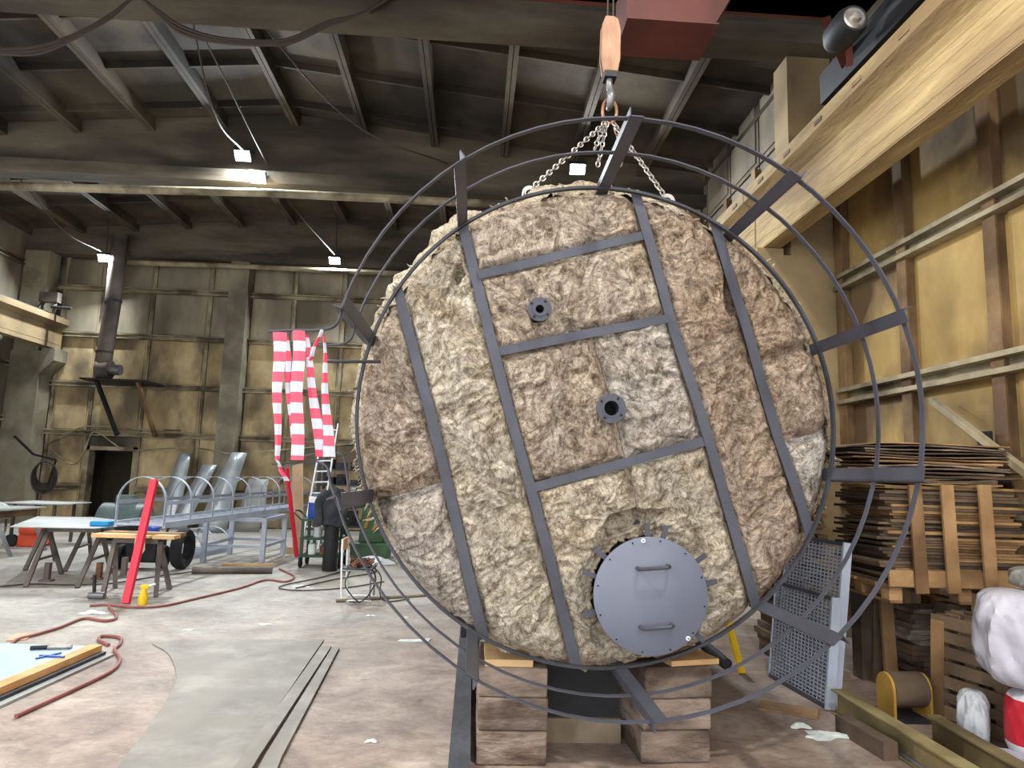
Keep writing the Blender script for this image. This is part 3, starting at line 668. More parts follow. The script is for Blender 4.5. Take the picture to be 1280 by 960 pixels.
def strip(a, b_, wa, wb_, period=.098, ph=0.0, sag=.01):
    a, b_ = Vector(a), Vector(b_); k = 14; d = (b_-a); Ln = d.length; vs = []; fs = []; uv = []
    for i in range(k+1):
        t = i/k; p = a+d*t+Vector((.004*math.sin(t*9), -sag*math.sin(t*PI)+.006*math.sin(t*11+ph*5), 0)); w_ = (wa+(wb_-wa)*t)/2
        vs += [p+Vector((-w_, .008, 0)), p+Vector((0, -.004, 0)), p+Vector((w_, .006, 0))]; uv += [(0, t*Ln/period+ph)]*3
    for i in range(k):
        for j in range(2): fs.append((i*3+j, i*3+j+1, i*3+j+4, i*3+j+3))
    q = MB().add(vs, fs); o = q.build('tape_strip', 'tape', tape)
    ul = o.data.uv_layers.new(name='UVMap')
    for lp in o.data.loops: ul.data[lp.index].uv = uv[lp.vertex_index]
    o.modifiers.new('thickness', 'SOLIDIFY').thickness = .0006
yt = YT-.022
T = lambda px, py, dy=0: AY(px, py, yt+dy)
strip(T(349, 415), T(346, 575), .068, .022, .1, .05)
strip(T(356, 420, .012), T(369, 552, .012), .030, .045, .105, .3)
strip(T(373, 413, -.01), T(371, 575, -.01), .058, .060, .1, .0)
strip(T(382, 418, .012), T(402, 571, .012), .022, .062, .1, .35)
strip(T(404, 418, -.004), T(411, 571, -.004), .010, .058, .1, .1)
strip(T(402, 412, -.01), T(386, 450, -.01), .016, .022, .1, .6, 0)
strip(T(345, 574, -.004), T(357, 601, -.004), .012, .026, .1, .6, 0)
MB().tube([T(340, 580), T(372, 578), T(403, 574), AY(432, 568, YT-.005)], .004, 6).build('tie_string', 'rope', tape)

# ------------------------------------------------------------------ hook and sling chains
HY = 4.9
hb = thing('hook_block', 'rusty crane hook block with a steel hook holding the sling ring', 'crane hook', AY(762, 137, HY))
top, bot = AY(761, 16, HY), AY(762, 94, HY)
q = MB(); wd = .072
prof = [(-.055, 0), (.055, 0), (.075, .12), (.075, .36), (.055, .45), (.02, .47), (-.045, .47), (-.07, .40), (-.075, .14)]
q.prism([(a, 0, b_) for a, b_ in prof], bot+Vector((0, -.05, 0)), bot+Vector((0, -.022, 0))); q.prism([(a, 0, b_) for a, b_ in prof], bot+Vector((0, .022, 0)), bot+Vector((0, .05, 0)))
q.cyl(bot+Vector((0, -.022, .30)), bot+Vector((0, .022, .30)), .06, 20)
q.build('block', 'hook_rust', hb, bevel=.006)
MB().box(bot+Vector((0, 0, -.015)), (.095, .11, .05)).build('collar', 'black_steel', hb)
hp = smooth_path([bot+Vector((0, 0, -.02)), bot+Vector((0, 0, -.09)), bot+Vector((.006, -.02, -.15)), bot+Vector((.004, -.055, -.21)), bot+Vector((0, -.035, -.265)), bot+Vector((0, .02, -.265)), bot+Vector((0, .055, -.22))], 6)
MB().tube(hp, [.026 if i < 14 else .032-.0009*max(0, i-18) for i in range(len(hp))], 10).build('hook', 'grey_steel', hb, True)
MB().tube([bot+Vector((-.022, 0, .30)), bot+Vector((-.022, 0, 1.3))], .007, 6).tube([bot+Vector((.022, 0, .30)), bot+Vector((.022, 0, 1.3))], .007, 6).build('hoist_rope', 'rope', hb)
sl = thing('chain_sling', 'steel chain sling spreading from the hook to the tank lugs', 'chain', AY(762, 150, HY))
rc_ = AY(762, 142, HY)+Vector((0, -.0, .02))
MB().tube([rc_+Vector((.055*math.cos(t)*(1.0), .004*math.sin(2*t), .10*math.sin(t)*(1 if abs(math.sin(t)) < .9 else 1))) for t in np.linspace(0, 2*PI, 28, endpoint=False)], .012, 8, True).build('master_ring', 'rust_chain', sl, True)
def chain(a, b_, mname, L=.052, wid=.017, r=.0055):
    a, b_ = Vector(a), Vector(b_); d = b_-a; k = max(2, int(d.length/(L*.74))); dn = d.normalized(); o = dn.orthogonal().normalized(); q = MB()
    for i in range(k):
        c = a+d*((i+.5)/k); s = Matrix.Rotation(PI/2*(i % 2)+.4, 3, dn) @ o
        q.tube([c+dn*(L/2*math.cos(t))+s*(wid*math.sin(t)) for t in np.linspace(0, 2*PI, 10, endpoint=False)], r, 5, True)
    return q.build('chain_leg', mname, sl, True)
rb = rc_+Vector((0, 0, -.095))
chain(rb+Vector((-.03, 0, 0)), AY(664, 236, 4.62), 'chain_steel')
chain(rb+Vector((.03, 0, 0)), AY(833, 248, 4.62), 'chain_steel')
chain(rb+Vector((-.02, -.01, 0)), AY(747, 208, HY), 'chain_steel'); chain(rb+Vector((-.04, -.01, 0)), AY(743, 188, HY), 'chain_steel')
chain(rb+Vector((.03, .01, .02)), AY(776, 180, HY), 'rust_chain'); chain(AY(776, 180, HY), AY(776, 208, HY), 'chain_steel')

# ------------------------------------------------------------------ overhead crane
cr = thing('overhead_crane', 'brown-red overhead travelling crane bridge under the roof', 'crane', (-4.1, 5.75, 5.85))
bz = AY(760, 8, 6.0).z
MB().span((-12.0, 5.45, bz), (3.6, 5.95, bz+.75)).span((-12.0, 5.40, bz), (3.6, 6.0, bz+.02)).build('bridge_girder', 'crane_red', cr)
b0, b1, b2, b3 = AY(771, 68, 5.98), AY(870, 68, 5.98), AY(905, 16, 5.98), AY(740, 6, 5.98)
q = MB(); q.prism([(b0.x-.02, 0, b0.z), (b1.x, 0, b0.z), (b2.x, 0, bz), (b0.x-.02, 0, bz)], (0, 5.47, 0), (0, 5.95, 0)); q.build('hoist_frame', 'crane_red', cr)
MB().span((b0.x-.02, 5.44, b0.z-.012), (b1.x+.03, 5.98, b0.z)).build('hoist_flange', 'crane_red', cr)
MB().span((3.68, 5.0, 5.90), (4.05, 6.9, 6.25)).build('end_carriage', 'black_steel', cr)
MB().bar((3.2, 5.9, 6.3), (3.9, 6.6, 6.0), .09, .09).build('carriage_strut', 'crane_red', cr)
for y in (5.2, 6.7): MB().cyl((3.80, y, 5.97), (3.94, y, 5.97), .13, 24).build('wheel', 'black_steel', cr, True)
lp = AY(1061, 31, 5.7)
MB().lathe([(0, -.06), (.10, -.10), (.125, -.10), (.15, -.04), (.15, .20), (.09, .30), (0, .30)], lp, 28, 'y').build('motor', 'black_steel', cr, True)
MB().lathe([(.0, -.15), (.04, -.145), (.06, -.11), (.09, -.112), (.105, -.10)], lp, 24, 'y').build('motor_cap', 'chain_steel', cr, True)
MB().bar(lp+Vector((.05, .1, -.05)), lp+Vector((.17, .3, -.2)), .06, .06).bar(lp+Vector((0, .1, 0)), (3.5, 6.0, 6.0), .08, .08).build('motor_bracket', 'crane_red', cr)

# ------------------------------------------------------------------ fittings on walls and ceiling
mat('wire', (70, 62, 54))
def cable(pts, r, label, name='cable', k=8, m='cable', group=None, cat='cable'):
    return solid(MB().tube(smooth_path(pts, k), r, 7), name, m, label, cat, group, True)
YG = 8.25
c1 = thing('cable_bundle', 'drooping bundle of old cables slung along the front concrete girder', 'cable', AY(300, 50, YG))
for dx, dy, r in ((0, 0, .026), (3, 5, .022), (-2, 9, .018)):
    MB().tube(smooth_path([AY(-40, 60+dy, YG), AY(0, 62+dy*.6, YG), AY(50, 58+dy, YG), AY(100, 41+dy*.4, YG), AY(140, 18+dy*.5, YG), AY(170, -2, YG), AY(195, 12+dy*.4, YG), AY(225, 32+dy, YG), AY(270, 47+dy*.6, YG), AY(330, 52+dy*.5, YG), AY(365, 48+dy*.6, YG), AY(410, 28+dy*.5, YG), AY(450, 18, YG), AY(500, -10, YG)], 6), r, 7).build('strand', 'wire', c1, True)
solid(MB().tube([AY(-60, 231, 13.78), AY(330, 241, 13.78), AY(640, 256, 13.78)], .085, 12), 'conduit_pipe', 'ledge', 'long pale pipe running along the bottom of the middle girder', 'pipe', None, True)
solid(MB().tube([AY(160, 328, 19.55), AY(300, 333, 19.55), AY(560, 345, 19.55)], .075, 12), 'conduit_pipe', 'ledge', 'pale pipe running along the bottom of the back girder', 'pipe', None, True)
for a, b_, lb in (((250, 95, 11.0), (418, 318, 19.2), 'thin cable stretching from the roof slabs to the lamp under the back girder'), ((215, 45, 9.2), (303, 188, 13.7), 'thin cable stretching from the roof to the pair of lamps'), ((20, 242, 16.0), (128, 315, 19.1), 'thin cable from the roof to the lamp beside the duct'), ((255, 50, 9.3), (560, 205, 13.7), 'thin cable crossing the roof slabs towards the tank')):
    p, q_ = AY(*a), AY(*b_); mid = (p+q_)/2+Vector((0, 0, -.12)); p.z = zroof(p.x)+.0
    cable([p, mid, q_], .014, lb, m='wire')
# duct with fan on a bracket platform
DY = 19.35
duct = thing('ventilation_duct', 'leaning grey ventilation duct with a fan on a wall platform', 'duct', AY(130, 470, DY))
dt, dm, dbt = AY(152, 282, DY), AY(141, 380, DY), AY(129, 455, DY)
dt.z = min(dt.z, 8.15)
MB().tube([dt, dm, dbt], .21, 20).build('pipe', 'duct', duct, True)
MB().tube([dm+Vector((0, 0, .05)), dm+Vector((0, 0, .12))], .225, 20).tube([dbt+Vector((0, 0, .3)), dbt+Vector((0, 0, .36))], .225, 20).build('clamp', 'dark_steel', duct, True)
fc = AY(136, 462, DY)
MB().cyl(fc+Vector((-.28, 0, 0)), fc+Vector((.05, 0, 0)), .27, 22).build('fan_casing', 'duct', duct, True)
MB().cyl(fc+Vector((.05, 0, 0)), fc+Vector((.32, 0, 0)), .15, 16).build('fan_motor', 'grey_steel', duct, True)
pz = fc.z-.30
MB().span((-10.75, 18.9, pz-.05), (-9.0, 20.0, pz)).build('platform', 'black_steel', duct)
MB().bar((-10.35, 19.0, pz-.05), (-10.15, 20.0, 2.5), .09, .09).build('brace', 'black_steel', duct)
MB().bar((-9.25, 19.0, pz-.05), (-9.1, 20.0, 2.5), .09, .09).build('brace', 'post_rust', duct)
# left corner pipe, hose coil, winch on the crane beam end
solid(MB().tube(smooth_path([(-12.83, 18.4, .0), (-12.83, 18.4, 3), (-12.83, 18.4, 4.0), (-12.86, 18.4, 4.2)], 5), .11, 12), 'standpipe', 'duct', 'vertical grey pipe standing beside the left concrete column', 'pipe', None, True)
coil = thing('hose_coil', 'dark hose coil hanging on the left concrete column', 'hose', AY(56, 600, 19.4))
for k in range(6):
    c_ = AY(56, 590, 19.47-.035*k); MB().tube([c_+Vector(((.24+.02*k)*math.cos(t), 0, (.33+.02*k)*math.sin(t)-.03*k)) for t in np.linspace(0, 2*PI, 26, endpoint=False)], .022, 6, True).build('loop', 'cable', coil, True)
MB().bar(AY(18, 545, 19.45), AY(42, 568, 19.45), .05, .05).bar(AY(42, 568, 19.45), AY(70, 575, 19.45), .05, .05).bar(AY(70, 575, 19.45), AY(60, 605, 19.45), .04, .04).build('hanger', 'black_steel', coil)
bt = thing('beam_end_stop', 'small steel buffer frame standing on the end of the left crane beam', 'buffer', (-12.05, 19.3, 5.84))
MB().box((-12.05, 19.35, 6.25), (.5, .2, .28)).bar((-12.28, 19.2, 5.8), (-12.2, 19.4, 6.2), .07, .07).bar((-11.82, 19.2, 5.8), (-11.9, 19.4, 6.2), .07, .07).build('frame', 'duct', bt)
MB().cyl((-11.9, 19.2, 5.95), (-11.35, 19.2, 5.93), .04, 10).build('rod', 'dark_steel', bt, True)
# slack wires across the back wall
for pts, lb in (([(58, 555), (80, 545), (110, 533), (180, 537), (226, 538)], 'slack pale wire strung along the back wall above the doorway'), ([(60, 560), (90, 580), (105, 565), (118, 540), (150, 560), (165, 563), (240, 560), (290, 568)], 'slack wire looping over the doorway'), ([(322, 565), (380, 560), (440, 555)], 'slack wire along the back wall behind the tape')):
    cable([AY(a, b_, YB-.15 if a < 230 or a > 330 else YB-.46) for a, b_ in pts], .018, lb, m='ledge')

# ------------------------------------------------------------------ things on the floor to the left
def G(px, py, z=0.0): return AZ(px, py, z)
mat('sheet_grey', (150, 152, 150), (178, 180, 176), 1.5, .5, bump=.1, c3=(134, 132, 126), s3=.8)
mat('galvanised', (166, 172, 176), (200, 206, 210), 1.4, .35, metal=.45, bump=.15)
mat('red_paint', (206, 30, 58), (226, 44, 70), 2, .45)
mat('yellow_paint', (222, 174, 20), (240, 196, 40), 4, .45)
mat('yellow_dull', (168, 130, 54), (192, 152, 72), 4, .6)
mat('blue_plastic', (22, 128, 184), (32, 146, 204), 3, .4)
mat('blue_drum', (34, 66, 150), (46, 82, 170), 3, .4)
mat('green_paint', (34, 62, 52), (50, 82, 68), 4, .5)
mat('machine_green', (62, 92, 66), (84, 116, 84), 4, .5, c3=(52, 70, 54))
mat('orange', (214, 78, 48), (232, 100, 66), 4, .55)
mat('jacket', (44, 46, 50), (66, 68, 72), 5, .9, bump=.4)
mat('rag', (198, 206, 198), (228, 232, 224), 6, .9, bump=.5)
mat('hose', (126, 72, 66), (150, 92, 84), 5, .6)
mat('plywood', (176, 146, 116), (198, 168, 138), 3, .8, bump=.1)
mat('rust', (88, 60, 46), (134, 94, 70), 8, .85, bump=.5)
mat('tyre', (26, 26, 28), (40, 40, 42), 5, .8)
mat('blue_white', (146, 172, 192), (162, 186, 204), 1.2, .5)
mat('wood_orange', (196, 140, 84), (220, 172, 116), 3, .7, bump=.3)
mat('steel_plate', (118, 112, 103), (150, 143, 133), 3.5, .65, bump=.2, detail=9, c3=(128, 121, 110), s3=1.6)
mat('teal_grey', (66, 80, 80), (90, 104, 102), 3, .5)
mat('clear_plastic', (176, 180, 182), (206, 210, 212), 5, .3, bump=.4)

def sawhorse(name, apex0, apex1, feet, m, label, zt=.72):
    a0, a1 = Vector(apex0), Vector(apex1); t = thing(name, label, 'sawhorse', ((a0.x+a1.x)/2, (a0.y+a1.y)/2, 0))
    MB().bar(a0, a1, .09, .07).build('beam', m, t)
    for k, f in enumerate(feet):
        a = a0 if k < 2 else a1; MB().bar(Vector(f)+Vector((0, 0, .004)), a+Vector((0, 0, -.01)), .055, .045).build('leg', m, t)
    for k in (0, 2):
        a = a0 if k < 2 else a1; MB().bar(Vector(feet[k]).lerp(a, .45), Vector(feet[k+1]).lerp(a, .45), .03, .03).build('brace', m, t)
    return t
sawhorse('sawhorse', (-6.12, 10.45, .725), (-5.42, 10.55, .725), [(-5.98, 9.85, 0), (-6.2, 11.05, 0), (-5.32, 9.88, 0), (-5.6, 11.3, 0)], 'duct', 'grey steel sawhorse under the thin metal sheet, beside the wooden bench')
sawhorse('sawhorse', (-7.0, 11.9, .725), (-6.4, 12.0, .725), [(-6.9, 11.3, 0), (-7.15, 12.5, 0), (-6.3, 11.3, 0), (-6.6, 12.6, 0)], 'duct', 'grey steel sawhorse at the far side of the thin metal sheet')
solid(MB().add([(-6.45, 10.1, .765), (-5.35, 10.25, .765), (-5.15, 11.35, .765), (-6.5, 12.3, .765), (-7.3, 12.1, .765), (-6.45, 10.1, .775), (-5.35, 10.25, .775), (-5.15, 11.35, .775), (-6.5, 12.3, .775), (-7.3, 12.1, .775)], [(4,3,2,1,0),(5,6,7,8,9),(0,1,6,5),(1,2,7,6),(2,3,8,7),(3,4,9,8),(4,0,5,9)]), 'metal_sheet', 'sheet_grey', 'thin pale metal sheet lying across the grey sawhorses', 'metal sheet')
sawhorse('sawhorse', (-4.72, 9.55, .70), (-4.12, 9.5, .70), [(-4.72, 9.38, 0), (-4.85, 9.95, 0), (-4.05, 9.38, 0), (-4.12, 9.95, 0)], 'duct', 'grey steel sawhorse carrying the thick wooden boards')
solid(MB().box((-4.42, 9.72, .765), (1.0, .22, .05)), 'bench_board', 'wood_pallet', 'thick worn board on the sawhorse, behind its split neighbour', 'board')
solid(MB().box((-4.66, 9.46, .76), (.56, .2, .045)).box((-4.30, 9.44, .757), (.18, .12, .03)), 'bench_board', 'wood_new', 'split pale board with torn edge on the front of the sawhorse', 'board')
solid(MB().box((-4.02, 9.46, .76), (.28, .2, .045)), 'bench_board', 'wood_new', 'short pale board end on the sawhorse beside the red tube', 'board')
q = MB().add([(-4.36, 9.32, .77), (-4.24, 9.32, .775), (-4.22, 9.315, .60), (-4.28, 9.31, .49), (-4.36, 9.315, .62), (-4.36, 9.335, .77), (-4.24, 9.335, .775), (-4.22, 9.325, .60), (-4.28, 9.32, .49), (-4.36, 9.325, .62)], [(0,1,2,3,4),(9,8,7,6,5),(0,5,6,1),(1,6,7,2),(2,7,8,3),(3,8,9,4),(4,9,5,0)])
solid(q, 'cloth_scrap', 'plywood', 'cream scrap of cloth hanging off the sawhorse board', 'rag')
solid(MB().box((-5.46, 10.62, .8135), (.28, .2, .075)), 'plastic_tray', 'blue_plastic', 'bright blue plastic case on the edge of the metal sheet', 'case', bevel=.02)
# far-left tables
tb_ = thing('folding_table', 'pale-topped work table with thin steel legs beside the left column', 'table', (-8.9, 13.4, 0))
MB().span((-10.2, 12.75, .79), (-8.35, 14.1, .815)).build('table_top', 'sheet_grey', tb_)
MB().span((-10.1, 12.85, .66), (-8.45, 14.0, .79)).build('apron', 'post_rust', tb_)
for x, y in ((-8.5, 12.9), (-8.5, 13.9), (-10.0, 12.9), (-10.0, 13.9)): MB().bar((x+.35*(1 if x > -9 else -1), y, .0), (x, y, .66), .05, .05).build('leg', 'grey_steel', tb_)
MB().bar((-8.3, 12.9, .2), (-8.95, 13.9, .55), .04, .04).build('brace', 'ledge', tb_)
tb2 = thing('folding_table', 'low trestle with a thin pale sheet on top behind the pale work table', 'table', (-8.9, 15.2, 0))
MB().span((-9.6, 14.6, .82), (-8.35, 15.7, .84)).build('table_top', 'sheet_grey', tb2)
for x in (-9.4, -8.6):
    for y in (14.8, 15.5): MB().bar((x, y, 0), (x, y, .82), .05, .05).build('leg', 'duct', tb2)
def rag(c, sx, sy, sz, name, m, label, cat='rag', seed=1):
    rn = random.Random(seed); nu, nv = 18, 9; vs = []; fs = []
    for i in range(nu):
        for j in range(nv):
            a = 2*PI*i/nu; t = j/(nv-1); r = (1-t)**.6*(1+.35*math.sin(a*3+seed)+.2*math.sin(a*5+seed*2)+rn.uniform(-.12, .12)); vs.append((c[0]+sx*r*math.cos(a), c[1]+sy*r*math.sin(a), c[2]+.002+sz*(t**.7)*(.75+.35*rn.random())))
    for i in range(nu):
        for j in range(nv-1): fs.append((i*nv+j, ((i+1) % nu)*nv+j, ((i+1) % nu)*nv+j+1, i*nv+j+1))
    fs.append(tuple(i*nv for i in range(nu))[::-1])
    return solid(MB().add(vs, fs), name, m, label, cat, None, True)
rag((-8.75, 13.1, .815), .3, .2, .16, 'crumpled_bag', 'rag', 'crumpled pale green plastic bag on the pale work table', 'bag', 4)
w_ = thing('chain_winch', 'orange lifting machine lying on the floor under the pale work table', 'winch', (-8.6, 14.6, 0))
MB().box((-8.75, 14.55, .12), (.5, .4, .24)).build('body', 'orange', w_, bevel=.03); MB().cyl((-8.95, 14.4, .33), (-8.5, 14.4, .33), .10, 16).build('drum', 'orange', w_, True)
MB().bar((-8.5, 14.4, .3), (-8.2, 14.3, .42), .03, .03).build('crank', 'grey_steel', w_); MB().cyl((-9.1, 14.3, .12), (-9.1, 14.4, .12), .12, 16).build('wheel', 'tyre', w_, True)

# red square tube leaning on the sawhorse, yellow grinder, hammer-like tool
p0, p1 = G(157, 757), AY(193, 600, 9.30)
solid(MB().bar(p0+Vector((0, 0, .02)), p1, .085, .085), 'red_tube', 'red_paint', 'red square steel tube leaning against the wooden bench', 'steel tube', bevel=.006)
g_ = thing('spray_bottle', 'yellow bottle with a white nozzle standing at the foot of the red tube', 'bottle', G(178, 756))
b_ = Vector(g_.location)
MB().lathe([(0, 0), (.05, 0), (.055, .02), (.055, .10), (.035, .16), (.03, .19), (0, .19)], b_, 18).build('body', 'yellow_paint', g_, True)
MB().box(b_+Vector((.01, 0, .215)), (.10, .04, .05)).build('trigger_head', 'yellow_paint', g_, bevel=.01)
MB().cyl(b_+Vector((.05, 0, .225)), b_+Vector((.13, 0, .25)), .012, 10).build('nozzle', 'white_plastic', g_, True)
hm = thing('magnet_clamp', 'steel clamp with a dark upright handle standing on the floor beside the sawhorse', 'tool', G(120, 749)); b_ = Vector(hm.location)
MB().cyl(b_+Vector((-.09, 0, .045)), b_+Vector((.10, 0, .045)), .045, 14).build('head', 'grey_steel', hm, True); MB().cyl(b_+Vector((-.03, 0, .06)), b_+Vector((-.05, 0, .30)), .022, 10).build('handle', 'black_steel', hm, True)
for px, py, hh, m, lb in ((58, 727, .26, 'duct', 'short grey iron post standing between the sawhorses'), (123, 724, .24, 'rust', 'short rusty iron post standing behind the sawhorse feet'), (154, 722, .30, 'duct', 'short dark iron post standing behind the wooden bench')):
    p = G(px, py); solid(MB().box(p+Vector((0, 0, hh/2)), (.07, .07, hh)).box(p+Vector((0, 0, .015)), (.16, .12, .03)), 'iron_post', m, lb, 'iron post')

# caged ladder lying across the trestles
def caged_ladder(name, A, B, z, half, rise, nh, label, mt='light_paint'):
    A, B = Vector((*A, z)), Vector((*B, z)); d = (B-A).normalized(); s = Vector((0, 0, 1)).cross(d)*-1; L = (B-A).length; t = thing(name, label, 'ladder', (A+B)/2)
    for sg in (-1, 1): MB().bar(A+s*half*sg, B+s*half*sg, .04, .085).build('stile', mt, t)
    k = int(L/.3)
    for i in range(k+1): c = A+d*(L*i/k); MB().bar(c-s*half, c+s*half, .03, .03).build('rung', mt, t)
    for i in range(nh):
        c = A+d*(L*i/(nh-1)); up = Vector((0, 0, 1)); P = [c+s*half, c+s*half+up*rise*.5]+[c+up*rise+s*(half*math.cos(a))+up*(half*math.sin(a)) for a in np.linspace(0, PI, 16)]+[c-s*half+up*rise*.5, c-s*half]
        MB().sweep(P, (.05, .008), d).build('cage_hoop', mt, t)
    for off, zz in ((half, rise*.95), (-half, rise*.95), (0, rise+half)):
        o_ = s*off+Vector((0, 0, zz)); sd = Vector((0, 0, 1)) if off else s
        MB().bar(A+o_, B+o_, *((.008, .05) if off else (.05, .008))).build('cage_bar', mt, t)
    return t
caged_ladder('caged_ladder', (-4.66, 10.05), (-4.1, 16.6), .86, .345, .32, 10, 'long pale grey ladder with round safety hoops lying on trestles')
caged_ladder('caged_ladder', (-5.55, 13.1), (-5.3, 14.6), .045, .40, .04, 4, 'short ladder cage section with round hoops lying on the floor')
st = thing('steel_trestle', 'pale grey square-tube steel stand carrying the far end of the caged ladder', 'stand', (-4.0, 13.5, 0))
for x in (-4.75, -3.72):
    for y in (12.75, 14.1): MB().bar((x, y, 0), (x, y, .81), .08, .08).build('leg', 'light_paint', st)
    MB().bar((x, 12.75, .30), (x, 14.1, .30), .05, .05).build('rail', 'light_paint', st); MB().bar((x, 12.7, .775), (x, 14.15, .775), .06, .07).build('rail', 'light_paint', st)
for y in (12.75, 14.1): MB().bar((-4.75, y, .775), (-3.72, y, .775), .06, .07).build('rail', 'light_paint', st); MB().bar((-4.75, y, .30), (-3.72, y, .30), .05, .05).build('rail', 'light_paint', st)
tr = thing('welding_trolley', 'dark two-wheeled trolley loaded with a black drum behind the wooden bench', 'trolley', (-5.35, 11.75, 0))
MB().box((-5.35, 11.85, .30), (.5, .4, .36)).build('body', 'black_steel', tr, bevel=.03)
for x in (-5.68, -5.02): MB().lathe([(.06, -.03), (.14, -.05), (.19, -.04), (.2, 0), (.19, .04), (.14, .05), (.06, .03), (.06, -.03)], (x, 11.75, .2), 24, 'x').build('wheel', 'tyre', tr, True)
MB().tube(smooth_path([(-5.55, 12.0, .45), (-5.55, 12.1, .7), (-5.15, 12.1, .7), (-5.15, 12.0, .45)], 4), .02, 8).build('handle', 'black_steel', tr, True)
for (x, y, lb) in ((-4.78, 11.9, 'black rubber tyre standing upright beside the welding trolley'),):
    solid(MB().lathe([(.20, -.07), (.30, -.09), (.33, -.05), (.335, 0), (.33, .05), (.30, .09), (.20, .07), (.20, -.07)], (x, y, .335), 28, 'x'), 'tyre', 'tyre', lb, 'tyre', None, True)
solid(MB().lathe([(0, 0), (.24, 0), (.24, .02), (.235, .3), (.24, .32), (.24, .6), (.22, .62), (0, .62)], (-6.5, 13.6, 0), 22), 'black_bucket', 'tyre', 'black plastic drum on the floor behind the welding trolley', 'drum', None, True)
solid(MB().cyl((-8.0, 15.6, .45), (-7.1, 15.6, .45), .40, 22).box((-7.55, 15.6, .92), (.35, .3, .2)).box((-7.55, 15.6, .03), (.8, .5, .06)), 'compressor_tank', 'teal_grey', 'grey-green compressor tank behind the caged ladder near the doorway', 'compressor', None, True)
solid(MB().lathe([(0, 0), (.14, 0), (.15, .02), (.15, .4), (.06, .5), (.05, .56), (0, .56)], (-6.65, 14.9, .0), 18), 'blue_canister', 'blue_drum', 'small blue canister on the floor beside the grey-green compressor', 'canister', None, True)
# leaning sheets at the back wall
def lean(name, foot, topx, wid, hgt, m, label, bend=.0, th=.012, tilt=.0):
    f = Vector(foot); k = 8; vs = []; fs = []
    for i in range(k+1):
        t = i/k; wv = wid*(1-.45*t*(1 if tilt else .5)); c = f+Vector(((topx-f.x)*t, .45*t, hgt*t)); b2 = bend*math.sin(t*PI)
        for sx in (-.5, 0, .5): vs.append(c+Vector((sx*wv, -b2-(bend*.8 if sx == 0 else 0), 0)))
    for i in range(k):
        for j in range(2): fs.append((i*3+j, i*3+j+1, i*3+j+4, i*3+j+3))
    o = solid(MB().add(vs, fs), name, m, label, 'metal sheet', 'metal sheets leaning at the back wall', True, base=f); s_ = o.modifiers.new('thickness', 'SOLIDIFY'); s_.thickness = th; return o
lean('bent_sheet', (-8.3, 19.4, 0), -8.15, .62, 2.05, 'galvanised', 'tall narrow galvanised sheet leaning at the wall beside the doorway', .03, tilt=1)
lean('bent_sheet', (-7.9, 19.15, 0), -7.35, .5, 1.75, 'galvanised', 'slanting galvanised strip leaning between the doorway and the concrete column', .05)
lean('bent_sheet', (-6.75, 18.5, 0), -6.35, .75, 2.1, 'galvanised', 'wide bent galvanised sheet leaning in front of the concrete column', .14, tilt=1)
lean('bent_sheet', (-6.0, 18.9, 0), -5.9, .7, 1.4, 'sheet_grey', 'short flat grey sheet leaning beside the bent galvanised one', .02)
# red bar and plywood leaning
solid(MB().bar(G(371, 697)+Vector((0, 0, .02)), AY(358, 585, 13.5), .06, .06), 'red_bar', 'red_paint', 'thin red steel bar standing upright beside the trolley with blue drums', 'steel bar')
p0 = AY(370, 640, 14.3); solid(MB().box((p0.x, 14.42, .98), (.22, .03, 1.7), Matrix.Rotation(-.08, 3, 'Y')).box((p0.x, 14.42, .07), (.3, .2, .14)), 'plywood_strip', 'plywood', 'tan plywood strip standing behind the red bar', 'board')
# workshop trolley with blue drums
tx, ty = -2.63, 12.7
tl = thing('workshop_trolley', 'dark green tube-frame trolley on small wheels with shelves', 'trolley', (tx, ty, 0))
for sx in (-.34, .34):
    for sy in (-.25, .25):
        MB().bar((tx+sx, ty+sy, .16), (tx+sx, ty+sy, .84), .045, .045).build('post', 'green_paint', tl)
        w2 = MB().lathe([(.0, -.022), (.075, -.022), (.085, -.01), (.085, .01), (.075, .022), (0, .022)], (tx+sx, ty+sy, .085), 20, 'x').build('wheel', 'tyre', tl, True)
        MB().box((tx+sx, ty+sy, .15), (.06, .06, .05)).build('caster', 'black_steel', tl)
for z in (.20, .50, .82): MB().box((tx, ty, z), (.74, .56, .04)).build('shelf', 'green_paint', tl)
MB().tube(smooth_path([(tx-.36, ty-.2, .8), (tx-.52, ty-.2, .95), (tx-.52, ty+.2, .95), (tx-.36, ty+.2, .8)], 5), .016, 8).build('handle', 'green_paint', tl, True)
for k, sx in enumerate((-.19, .06)):
    d_ = thing('blue_drum', 'blue plastic canister with a white band on the green trolley', 'canister', (tx+sx, ty-.05, .84), 0, 'blue canisters on the trolley'); c_ = Vector(d_.location)
    MB().lathe([(0, 0), (.115, 0), (.122, .02), (.122, .27), (.122, .28)], c_, 22).build('body', 'blue_drum', d_, True)
    MB().lathe([(.122, .28), (.124, .29), (.124, .36), (.12, .38), (0, .385)], c_, 22).build('band', 'white_plastic', d_, True); MB().lathe([(.04, .385), (.04, .43), (0, .43)], c_, 12).build('cap', 'teal_grey', d_, True)
